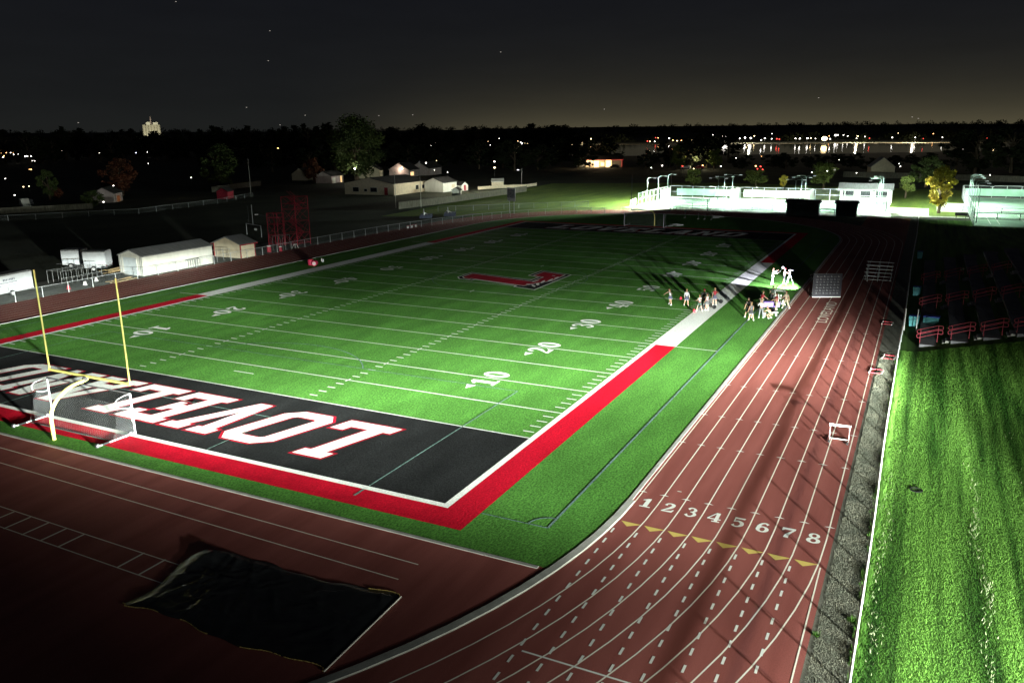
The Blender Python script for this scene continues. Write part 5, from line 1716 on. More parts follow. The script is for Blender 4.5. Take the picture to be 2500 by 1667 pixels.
mb = MB(); mb.box(0, 0, .42, .4, 2.0, .07); mb.build('seat', M['steel_dark'], t)
mb = MB(); mb.box(.22, 0, .5, .07, 2.0, .45); mb.build('backrest', M['steel_dark'], t)
for s in (-1, 1):
    mb = MB(); mb.box(0, s * .8, 0, .36, .08, .42); mb.build('leg', M['steel_dark'], t)
tag(MB().box(0, 0, 0, .5, .9, 1.0).box(0, 0, 1.0, .6, 1.0, .06).build('cabinet', M['galv'], loc=(152.3, -26.0, 0)), 'grey cabinet box at the gate of the far right courts', 'cabinet')

# ------------------------------------------------------------------ court lamps
COURT_W = 12500
def court_lamp(x, y, H, arms, label, col=(.84, 1.0, .86), pw=1.0, aim=None):
    t = thing('court_lamp', label, 'lamp post', (x, y, 0), 0, 'court lamp posts')
    mb = MB(); mb.tube((0, 0, 0), (0, 0, H - .5), .085, .06, n=8); mb.build('pole', M['lamp_pole'], t, True)
    for s in arms:
        mb = MB()
        P = [(0, 0, H - .55), (0, s * .1, H - .18), (0, s * .35, H - .02), (0, s * .9, H + .02), (0, s * 1.5, H)]
        mb.path(P, .05, 6); a = mb.build('arm', M['lamp_pole'], t, True)
        mb = MB(); mb.box(0, s * 1.75, H - .06, .45, .75, .17, top=.85); h = mb.build('lamp_head', M['lamp_pole'], a)
        mb = MB(); mb.box(0, s * 1.75, H - .075, .36, .6, .014); mb.build('lens', M['bulb_court'], h)
        d = bpy.data.lights.new('court_beam', 'SPOT'); d.energy = COURT_W * pw; d.color = col; d.spot_size = R(150); d.spot_blend = .25; d.shadow_soft_size = .25
        o = bpy.data.objects.new('court_beam', d); C.objects.link(o); o.location = (x, y + s * 1.85, H - .12)
        ax = aim or (.35, s * .3)
        o.rotation_euler = Vector((ax[0], ax[1], -1)).to_track_quat('-Z', 'Y').to_euler()
M['lamp_pole'] = mat('lamp_pole', (.13, .18, .165), rough=.5, var=.1, scale=3)
M['bulb_court'] = glow('bulb_court', (.9, 1.0, .95), 4.0)
rows = [((140.3, 149.0, 156.9), 37.6, (-1,), 'left row'), ((144.5, 150.5, 159.4), 22.6, (-1, 1), 'second row'), ((143.2, 152.4, 159.5), 6.1, (-1, 1), 'third row'), ((144.5, 151.8, 160.6), -10.0, (1,), 'right hand row')]
pos = ['nearest', 'middle', 'farthest']
AIMS = {'left row': (.0, .8), 'right hand row': (.4, -.4)}
for xs_, y, arms, nm in rows:
    for i, x in enumerate(xs_):
        court_lamp(x, y, 6.3, arms, '%s curved court lamp of the %s over the tennis courts' % (pos[i], nm), aim=AIMS.get(nm), pw={'left row': (6.5, 5.0, 1.2), 'right hand row': (7.0, 1.6, .7)}.get(nm, (1, 1, 1))[i])
od = ['nearest', 'second', 'third', 'fourth', 'fifth', 'farthest']
for i, x in enumerate((129.5, 138.6, 146.0, 156.2, 162.8, 170.0)):
    court_lamp(x, -27.2, 6.5, (-1,), '%s curved lamp of the row beside the far right courts' % od[i], pw=.16 if i < 2 else 1.0, aim=(.5, -.1))

# ------------------------------------------------------------------ trees
def leaf_mesh(name, n, rx, rz, size, seed, m, clumps=26, hole=.25, cone=0):
    """crown: many small leaf quads gathered in clumps through the crown volume"""
    rnd = random.Random(seed)
    cs = []
    while len(cs) < clumps:
        a, z, r = rnd.uniform(0, 6.283), rnd.uniform(-1, 1), rnd.random() ** .45
        w = math.sqrt(max(0, 1 - z * z)) * (1 - cone * (z + 1) / 2)
        if rnd.random() < hole: continue
        cs.append((rx * r * w * math.cos(a), rx * r * w * math.sin(a), rz * z * rnd.uniform(.75, 1.02), rnd.uniform(.16, .34) * rx))
    vs, fs = [], []
    for i in range(n):
        c = cs[rnd.randrange(len(cs))]
        d = Vector((rnd.gauss(0, 1), rnd.gauss(0, 1), rnd.gauss(0, .75)))
        d = d.normalized() * (rnd.random() ** .5) * c[3]
        p = Vector(c[:3]) + d
        t = Vector((rnd.gauss(0, 1), rnd.gauss(0, 1), rnd.gauss(0, .6))).normalized()
        b = t.cross(Vector((rnd.gauss(0, 1), rnd.gauss(0, 1), rnd.gauss(0, 1)))).normalized()
        s = size * rnd.uniform(.6, 1.3)
        k = len(vs)
        vs += [p - t * s, p + b * s * .55, p + t * s, p - b * s * .55]
        fs.append((k, k + 1, k + 2, k + 3))
    me = bpy.data.meshes.new(name)
    me.from_pydata([tuple(v) for v in vs], [], fs); me.materials.append(m); me.update()
    return me
def trunk_mesh(name, h, r, seed, spread, m):
    rnd = random.Random(seed); mb = MB()
    mb.path([(0, 0, -.1), (.05 * h * rnd.uniform(-1, 1), 0, h * .35), (.06 * h * rnd.uniform(-1, 1), .04 * h, h * .62), (0, 0, h * .95)], [r, r * .75, r * .5, r * .12], 7)
    for i in range(9):
        a = i * 2.4 + rnd.random(); z = h * rnd.uniform(.30, .7)
        p = Vector((0, 0, z)); q = p + Vector((math.cos(a) * spread * .5, math.sin(a) * spread * .5, h * .16)); s = p + Vector((math.cos(a) * spread, math.sin(a) * spread, h * rnd.uniform(.12, .32)))
        mb.path([p, q, s], [r * .36, r * .22, r * .06], 5)
    me = bpy.data.meshes.new(name); me.from_pydata(mb.v, [], mb.f); me.materials.append(m); me.update()
    return me
CROWN = {}
def crown(kind):
    if kind not in CROWN:
        seed, n, size, mt, cl, cone, rz = {
            'yellow': (1, 3600, .085, 'leaf_yellow', 40, .35, 1.12), 'olive': (2, 2800, .09, 'leaf_olive', 34, .3, 1.0), 'green': (3, 2600, .10, 'leaf_green', 34, .15, 1.0),
            'dark': (4, 1500, .11, 'leaf_dark', 26, .2, 1.0), 'dark2': (5, 1500, .11, 'leaf_dark', 30, .5, 1.25), 'cone': (6, 1300, .10, 'leaf_dark', 40, .95, 1.7),
            'red': (7, 1500, .11, 'leaf_red', 30, .2, 1.0), 'big': (8, 9000, .050, 'leaf_green', 90, .25, 1.1), 'poplar': (9, 1400, .12, 'leaf_dark', 34, .4, 2.2)}[kind]
        CROWN[kind] = (leaf_mesh('crown_' + kind, n, 1.0, rz, size, seed, M[mt], cl, cone=cone), rz, trunk_mesh('trunk_' + kind, 1.0, .045, seed, .28, M['bark']))
    return CROWN[kind]
def tree(kind, x, y, h, w, label, group=None, rz=0, trunk=.22, z=0):
    """h total height, w crown radius"""
    cm, cz, tm = crown(kind)
    t = thing('tree', label, 'tree', (x, y, z), rz, group)
    ch = h * (1 - trunk)
    o = bpy.data.objects.new('crown', cm); o.parent = t; o.location = (0, 0, h - ch / 2); o.scale = (w, w, ch / 2 / cz); C.objects.link(o)
    o = bpy.data.objects.new('trunk', tm); o.parent = t; s = h * .9; o.scale = (s, s, s); C.objects.link(o)
    return t
tree('yellow', 146.4, -21.3, 9.3, 3.1, 'bright yellow autumn tree on the lit lawn beside the courts', trunk=.2)
tree('olive', 183.9, -14.2, 5.6, 2.3, 'small olive tree in the half dark behind the yellow tree', trunk=.25)
tree('olive', 209, 45.0, 5.6, 3.1, 'round olive tree behind the left tennis court fence', trunk=.12)
tree('olive', 212, 26.6, 5.4, 4.2, 'wide olive green tree behind the middle court fence', trunk=.12, rz=2)
tree('olive', 209, 7.6, 8.0, 4.2, 'tall spreading olive tree behind the court lamps right of the middle', trunk=.15, rz=4)
tree('yellow', 201, 17.2, 4.2, 1.4, 'tiny orange leaved sapling above the court fence', trunk=.3)
tree('green', 226.6, -18.3, 8.5, 4.8, 'dim green tree in the dark behind the yellow one', trunk=.15)
tree('dark', 206, 178, 21, 9.5, 'black tree just behind the very big tree on its left', trunk=.06)
tree('big', 199, 163, 22.5, 10.5, 'very big tree above the lamp lit houses, dim green against the sky', trunk=.12)
tree('green', 157, 186, 13.5, 6.6, 'dim round tree on the left by the wooden fence', trunk=.1, rz=1)
tree('red', 122, 188, 10.5, 5.6, 'dim russet tree at the far left', trunk=.12)
tree('green', 93, 162, 3.9, 2.6, 'small grey green bush at the far left fence', trunk=.05)
tree('red', 106, 194, 3.2, 2.0, 'dark red bush among the far left houses', trunk=.05)
tree('green', 101, 190, 8.0, 2.6, 'thin dim tree by the far left van', trunk=.2, rz=3)
tree('red', 186, 172, 8.5, 4.0, 'low russet tree left of the very big tree', trunk=.1, rz=2)
NAMES = {'dark': 'black', 'dark2': 'black', 'cone': 'black pointed', 'poplar': 'black narrow'}
rnd = random.Random(21)
def woods(spec, label, group):
    for kind, x, y, h, w in spec: tree(kind, x, y, h, w, label, group, rnd.uniform(0, 6), trunk=.08)
far_left = []
for i in range(64):                     # the skyline left of the lake
    s = i / 63
    a = R(62.0 - 40.0 * s)
    d = rnd.uniform(560, 720)
    far_left.append((rnd.choice(['dark', 'dark', 'dark2', 'cone', 'dark']), -38 + d * math.cos(a), -18 + d * math.sin(a), rnd.uniform(15.5, 24.0), rnd.uniform(7, 14)))
woods(far_left, 'black tree of the skyline row on the left beyond the houses', 'skyline trees on the left')
mid = []
for i in range(34):                     # nearer dark trees between the houses and the lake
    s = i / 33
    a = R(47.0 - 27.0 * s)
    d = rnd.uniform(345, 470)
    mid.append((rnd.choice(['dark', 'dark2', 'dark']), -38 + d * math.cos(a), -18 + d * math.sin(a), rnd.uniform(8, 14), rnd.uniform(5, 9)))
woods(mid, 'black tree in the dark belt between the houses and the skyline', 'dark belt trees')
tree('dark', 585, 272, 23.5, 15, 'big black tree in front of the lake, tallest on the skyline near the middle', trunk=.08)
tree('dark2', 560, 236, 20, 11, 'black tree right beside the tallest one at the lake', trunk=.08)
tree('dark', 600, 318, 20, 11, 'black tree left beside the tallest one at the lake', trunk=.08)
tree('cone', 319, 127, 10.5, 4.2, 'black cone shaped tree left of the lit restaurant', trunk=.06)
lk = []
for (x, y, h, w) in ((520, 190, 13, 8), (470, 118, 12, 8), (455, 98, 16, 10), (440, 84, 17, 10), (330, 98, 8, 6), (335, 88, 12, 8), (322, 78, 12, 7), (330, 70, 13, 8), (328, 54, 6, 6), (345, 44, 5.5, 6), (330, 36, 7, 6), (360, 22, 5.5, 6), (352, 12, 6.5, 6), (330, -6, 5.5, 5), (350, -16, 6.5, 7), (320, -28, 14, 8), (309, -34, 16, 9), (318, -46, 17, 11), (300, -58, 16, 10), (332, -62, 17, 10), (338, 26, 6, 5), (326, 4, 5, 5), (300, -70, 16, 10)):
    lk.append((rnd.choice(['dark', 'dark2', 'dark']), x, y, h, w))
woods(lk, 'black tree between the courts and the lake', 'trees before the lake')
tree('olive', 318, 80, 11, 4.4, 'faintly lit tree left of the parked cars beyond the courts', trunk=.1)
tree('olive', 322, 64.5, 9, 4.0, 'faintly lit tree right of the parked cars beyond the courts', trunk=.1, rz=2)
# wooded ridge: far-off mass of trees along the horizon
def ridge():
    mb = MB(); r2 = random.Random(12)
    for i in range(1150):
        a = R(r2.uniform(-16, 68)); d = r2.uniform(1150, 3050)
        x, y = -38 + d * math.cos(a), -18 + d * math.sin(a)
        if 480 < x < 1000 and -80 < y < 440: continue
        z = ground_z(x, y); s = r2.uniform(5, 13)
        for k in range(46):
            u, v, w = r2.gauss(0, .42), r2.gauss(0, .42), r2.random()
            p = Vector((x + u * s * 1.3, y + v * s * 1.3, z + s * (.1 + w * max(.15, 1 - (u * u + v * v) * 1.6))))
            t1 = Vector((r2.gauss(0, 1), r2.gauss(0, 1), r2.gauss(0, 1))).normalized() * s * .17
            t2 = t1.cross(Vector((r2.gauss(0, 1), r2.gauss(0, 1), r2.gauss(0, 1)))).normalized() * s * .14
            mb.quad(p - t1, p + t2, p + t1, p - t2)
    o = mb.build('distant_wood', M['leaf_dark']); o['kind'] = 'stuff'
ridge()

# ------------------------------------------------------------------ houses, fences, poles beyond the practice field
t = house('long_building', 'long low building with pink grey side and white lit front beyond the field', 'building', (157.0, 120.2, 0), math.atan2(.1, 18) + .02, 18.5, 16.5, 3.1, 4.6, 'wall_cream', 'roof_dark',
      windows=[(0, 2.6, .9, 1.5, 1.2), (0, 6.0, 1.0, 1.3, 1.0), (2, 4.5, .8, 2.0, 1.2), (2, -1.5, .8, 2.2, 1.2), (2, 1.2, .9, 1.0, .7)], doors=[(2, -5.6, .02, 1.2, 2.1)], over=.2)
house('white_shed', 'white lit shed with a dark roof attached right of the long building', 'shed', (166.5, 108.2, 0), -.05, 7.0, 6.6, 2.7, 4.0, 'wall_white', 'roof_dark', windows=[(0, 1.6, 1.0, 1.6, 1.0, 'wall_cream')], over=.2)
house('garden_hut', 'small dark roofed hut with a pale gable in front of the white shed', 'hut', (156.5, 96.9, 0), .35, 3.2, 2.2, 1.3, 2.0, 'wall_white', 'roof_dark', over=.2)
house('play_house', 'little white hut with a red door right of the white shed', 'hut', (171.5, 104.0, 0), 1.35, 2.4, 2.8, 1.6, 2.5, 'wall_white', 'roof_dark', doors=[(2, 0, .02, .9, 1.6)], over=.15)
house('tan_shed', 'tan sided shed with a bright white gable near the lamp pole', 'shed', (188.6, 101.0, 0), -1.1, 3.6, 6.6, 1.75, 2.5, 'wall_cream', 'wall_white', over=.12)
house('far_house', 'pale gabled house under the very big tree', 'house', (219.5, 172, 0), .5, 10, 8, 3.2, 5.6, 'wall_cream', 'roof_dark', windows=[(0, -2, 1.2, 1.4, 1.1), (0, 2.2, 1.2, 1.2, 1.1)], over=.5, chimney=True)
house('far_house', 'house with a warmly lit carport right of the very big tree', 'house', (230, 164, 0), .2, 10, 8, 3.0, 5.4, 'wall_pink', 'roof_dark', windows=[(0, -1.5, .6, 3.4, 1.3, 'lit_warm')], over=.5)
house('far_house', 'dim brown house behind the amber lamp', 'house', (246, 164, 0), .1, 12, 8, 3.0, 5.2, 'wall_pink', 'roof_dark', over=.5)
house('far_house', 'small gabled house on the left in front of the dark trees', 'house', (201, 189, 0), .3, 8, 6, 2.4, 4.4, 'wall_cream', 'roof_dark', over=.3)
house('far_house', 'low house with orange lit door at the left end of the long building', 'house', (190, 168, 0), .2, 9, 6, 2.6, 4.0, 'wall_pink', 'roof_dark', doors=[(0, 2.6, .02, 1.0, 2.2, 'lit_warm'), (0, -2.8, .02, 2.2, 1.8, 'wall_white')], over=.4)
house('red_barn', 'small dark red shed by the far wooden fence on the left', 'shed', (124, 150, 0), .4, 4, 3, 2.0, 2.9, 'scaf_red', 'roof_dark', over=.2)
M['lit_dim'] = glow('lit_dim', (1.0, .30, .08), .12)
house('far_house', 'house with a dim orange porch among the trees on the far left', 'house', (105, 172, 0), .6, 7, 5, 2.4, 3.8, 'wall_pink', 'roof_dark', doors=[(0, 0, .02, 2.4, 1.6, 'lit_dim')], over=.3)
M['lit_warm2'] = glow('lit_door_warm', (1.0, .66, .30), 3.0)
M['lit_red'] = glow('red_edge_light', (1.0, .06, .05), .8)
house('lake_restaurant', 'low building with glowing doorways and a red edged roof before the lake', 'restaurant', (331, 119, 0), -1.25, 17, 9, 3.6, 5.2, 'wall_cream', 'roof_dark', doors=[(0, -3.2, .02, 2.2, 2.8, 'lit_warm2'), (0, 2.4, .02, 2.6, 3.2, 'lit_warm2')], windows=[(0, -.4, .6, 1.6, 1.6, 'lit_warm2'), (0, -7, 1.0, 1.4, 1.4, 'lit_white')], over=.6, trim='lit_red')
house('dim_house', 'grey gabled house dimly visible beyond the right courts', 'house', (293, -3, 0), .2, 9, 8, 3, 6.2, 'wall_cream', 'roof_grey', over=.3)
def board_fence(label, pts, H, m='woodgrey'):
    t = thing('board_fence', label, 'fence', (pts[0][0], pts[0][1], 0))
    ox, oy = pts[0]
    for i in range(len(pts) - 1):
        a, b = Vector(pts[i]), Vector(pts[i + 1]); d = b - a
        mb = MB(); mb.box((a.x + b.x) / 2 - ox, (a.y + b.y) / 2 - oy, -.05, d.length, .06, H, math.atan2(d.y, d.x)); mb.build('board_panel', M[m], t)
        n = max(1, int(d.length / 3.5))
        for k in range(n + 1):
            p = a.lerp(b, k / n); mb = MB(); mb.box(p.x - ox, p.y - oy, -.05, .13, .13, H + .12); mb.build('post', M[m], t)
board_fence('long grey board fence from the billboard field to the sheds', [(114.8, 87.5), (128, 86), (145, 84.6), (160, 84.4), (174, 84.0)], 1.6)
board_fence('pale board fence at the back of the practice field on the left', [(140.6, 172.5), (156, 178), (170, 181)], 1.6)
board_fence('dim board fence at the far left edge', [(73.5, 167), (81, 162.3), (90, 158)], 1.3)
board_fence('pale board wall beyond the courts on the right', [(274, 8), (269.5, -13), (264, -28.5), (257, -46)], 1.9)
board_fence('white rail fence beside the tan shed', [(176, 101), (184, 97.5), (190, 92), (198, 92)], .9, 'wall_cream')
def pole(label, x, y, h, r=.09, lamp=None):
    t = thing('utility_pole', label, 'pole', (x, y, 0))
    mb = MB(); mb.tube((0, 0, 0), (0, 0, h), r, r * .7, n=7); mb.build('pole', M['wood_pole'], t)
    if lamp:
        mb = MB(); mb.tube((0, 0, h - .5), (-.4, .9, h - .3), .04); mb.build('arm', M['galv'], t)
        mb = MB(); mb.box(-.5, 1.1, h - .4, .3, .5, .12); mb.build('lamp_head', M['bulb_cool'], t)
    else:
        mb = MB(); mb.box(0, 0, h - .45, .12, .5, .16); mb.build('cap', M['galv'], t)
M['wood_pole'] = mat('pole_grey', (.30, .29, .26), rough=.8, var=.2, scale=3, stretch=(4, 4, .5))
pole('tall thin pole in front of the pink end of the long building', 116.5, 89.5, 8.2)
pole('tall thin pole with a small box before the white wall of the long building', 119.5, 84.6, 10.6)
pole('white lamp pole at the end of the board fence near the tan shed', 201, 98.7, 5.0, lamp=True)
pole('thin pole at the left side of the dark practice field', 131.2, 147.8, 10.3, .1)
# billboard
M['sign_white'] = mat('sign_white', (.62, .64, .66), rough=.6, var=.05, scale=2)
M['sign_pic'] = mat('sign_picture', (.46, .48, .52), rough=.6, col2=(.16, .17, .20), scale=3.5)
t = thing('billboard', 'white billboard with a grey picture on posts behind the fence bend', 'sign', (114.6, 58.9, 0), -.55)
for s in (-1, 1):
    mb = MB(); mb.tube((.1, s * .9, 0), (.1, s * .9, 5.2), .08); mb.build('post', M['galv'], t)
mb = MB(); mb.box(0, 0, 2.65, .1, 3.1, 2.75); p = mb.build('panel', M['sign_white'], t)
mb = MB(); mb.box(-.056, 0, 3.25, .012, 3.0, 1.75); mb.build('picture', M['sign_pic'], p)
q = text_mesh('LOVELAND HIGH SCHOOL', .26, 'lettering', M['roof_grey'], p)
q.rotation_euler = Euler((R(90), 0, R(-90))); q.location = (-.058, 0, 5.2)
# big cross-lot lamps: white one under the big tree and the amber one on the roof line
def yard_lamp(label, x, y, h, col, em, w, r=.22):
    t = thing('yard_lamp', label, 'lamp', (x, y, 0))
    mb = MB(); mb.tube((0, 0, 0), (0, 0, h), .06); mb.build('pole', M['wood_pole'], t)
    mb = MB(); mb.ball(0, 0, h + r, r, n=10, m=8); g = glow('bulb', col, em); mb.build('globe', g, t, True)
    d = bpy.data.lights.new('yard_light', 'POINT'); d.energy = w; d.color = col; d.shadow_soft_size = r
    o = bpy.data.objects.new('yard_light', d); C.objects.link(o); o.location = (x, y, h + 2.2 * r + .1)
yard_lamp('bright white yard lamp at the foot of the very big tree', 192, 158.5, 4.6, (1, .97, .85), 30, 800)
yard_lamp('bright amber yard lamp above the roof of the long building', 181.5, 131.8, 5.4, (1.0, .66, .25), 34, 800, .26)
for (x, y, z, w, col) in ((322, 121, 3.2, 2500, (1, .7, .4)), (169.5, 96, 5.5, 3600, (1, .95, .8)), (158, 101, 6.5, 2600, (1, .95, .75)), (196, 99, 4.2, 420, (.9, .95, 1)), (122, 165, 4, 40, (1, .8, .5)), (224, 162, 3, 420, (1, .8, .6)), (320, 72, 4, 2500, (1, .85, .5)), (1010, 60, 12, 2.2e5, (1, .85, .6)), (1000, 180, 12, 1.5e5, (1, .85, .6)), (930, 380, 12, 1.5e5, (1, .8, .5)), (985, 0, 12, 2.0e5, (1, .85, .6)), (205, -36, 5, 900, (1, .9, .75))):
    d = bpy.data.lights.new('town_fill_light', 'POINT'); d.energy = w; d.color = col; d.shadow_soft_size = .4  # unseen point lights without lamp bodies, added to brighten walls, trees and shore
    o = bpy.data.objects.new('town_fill_light', d); C.objects.link(o); o.location = (x, y, z)
# grain silo block on the far skyline, floodlit
ELEV = (1278, 1552)
def silo():
    x, y = ELEV
    s = 2100 / 1974
    t = thing('grain_elevator', 'pale floodlit grain elevator on the far left skyline', 'elevator', (x, y, 14), math.atan2(y + 18, x + 38) + math.pi)
    for i in range(6):
        mb = MB(); mb.tube((0, (i - 2.5) * 6.2, 0), (0, (i - 2.5) * 6.2, 25), 3.3, n=14); mb.build('silo', M['silo'], t, True)
    mb = MB(); mb.box(0, -6, 25, 7, 8, 6); mb.build('head_house', M['silo_top'], t)
    mb = MB(); mb.box(0, 9, 25, 6, 10, 5); mb.build('head_house', M['silo_top'], t)
    mb = MB(); mb.tube((0, 0, 25), (0, 0, 42), 1.2, n=8); mb.build('chimney', M['wall_pink'], t)
    d = bpy.data.lights.new('silo_light', 'SPOT'); d.energy = 1.3e5; d.spot_size = R(60); d.color = (1, .92, .66)
    o = bpy.data.objects.new('silo_light', d); C.objects.link(o)
    dr = Vector((x + 38, y + 18, 0)).normalized()
    o.location = Vector((x, y, 20)) - dr * 60; o.rotation_euler = (Vector((x, y, 26)) - o.location).to_track_quat('-Z', 'Y').to_euler()
M['silo'] = mat('silo_concrete', (.42, .41, .34), rough=.9, var=.1, scale=.05)
M['silo_top'] = mat('silo_top', (.7, .7, .62), rough=.9, var=.1, scale=.05)
silo()
# parked van and car at the far left, cars near the restaurant
def car(label, x, y, rz, c, van=False):
    t = thing('parked_car', label, 'car', (x, y, 0), rz)
    h = .95 if not van else 1.3
    prof = [(-2.2, .35), (2.2, .35), (2.25, .75), (1.3, h), (.7, h + (.55 if not van else .85)), (-1.9 if van else -1.2, h + (.55 if not van else .85)), (-2.2, h)]
    mb = MB()
    n = len(prof)
    vs = [(a, -.85, b) for a, b in prof] + [(a, .85, b) for a, b in prof]
    mb.add(vs, [(i, (i + 1) % n, n + (i + 1) % n, n + i) for i in range(n)] + [tuple(range(n))[::-1], tuple(range(n, 2 * n))]); mb.build('body', M[c], t)
    for s in (-1, 1):
        mb = MB(); mb.box(-.3, s * .86, h + .08, 1.6, .02, .36); mb.build('side_window', M['glass'], t)
        for xx in (-1.35, 1.4):
            mb = MB(); mb.tube((xx, s * .7, .33), (xx, s * .88, .33), .33, n=12); mb.build('wheel', M['rubber'], t)
        mb = MB(); mb.box(2.24, s * .6, .6, .03, .3, .14); mb.build('headlight', M['alu'], t)
car('white van parked by the trees at the far left edge', 85.5, 176.5, -2.0, 'wall_white', True)
car('dark car parked right of the white van at the far left', 90, 182, -2.0, 'steel_dark')
for i, (x, y, c, lab) in enumerate(((324, 127.5, 'alu', 'silver car parked at the left end of the lit restaurant'), (321, 110, 'steel_dark', 'dark car parked right of the lit restaurant door'), (319.5, 76.5, 'alu', 'pale car under the lit tree beyond the courts'), (319, 70.5, 'trim_red', 'red car parked between the two lit trees beyond the courts'))):
    car(lab, x, y, 1.7, c)

# ------------------------------------------------------------------ lake and shore
M['lake'] = mat('lake_water', (.006, .008, .012), rough=.06, spec=.5, var=.2, scale=.05)
sheet('lake', [[(500, 140), (560, 40), (640, -70), (985, -70), (955, 100), (900, 350), (850, 440), (600, 330), (480, 190)]], .02, M['lake'])
M['shore'] = mat('shore_sand', (.34, .28, .17), rough=.95, var=.2, scale=.02)
quads('shore', strip([(985, -90), (955, 100), (900, 352), (848, 445)], 26), .06, M['shore'])

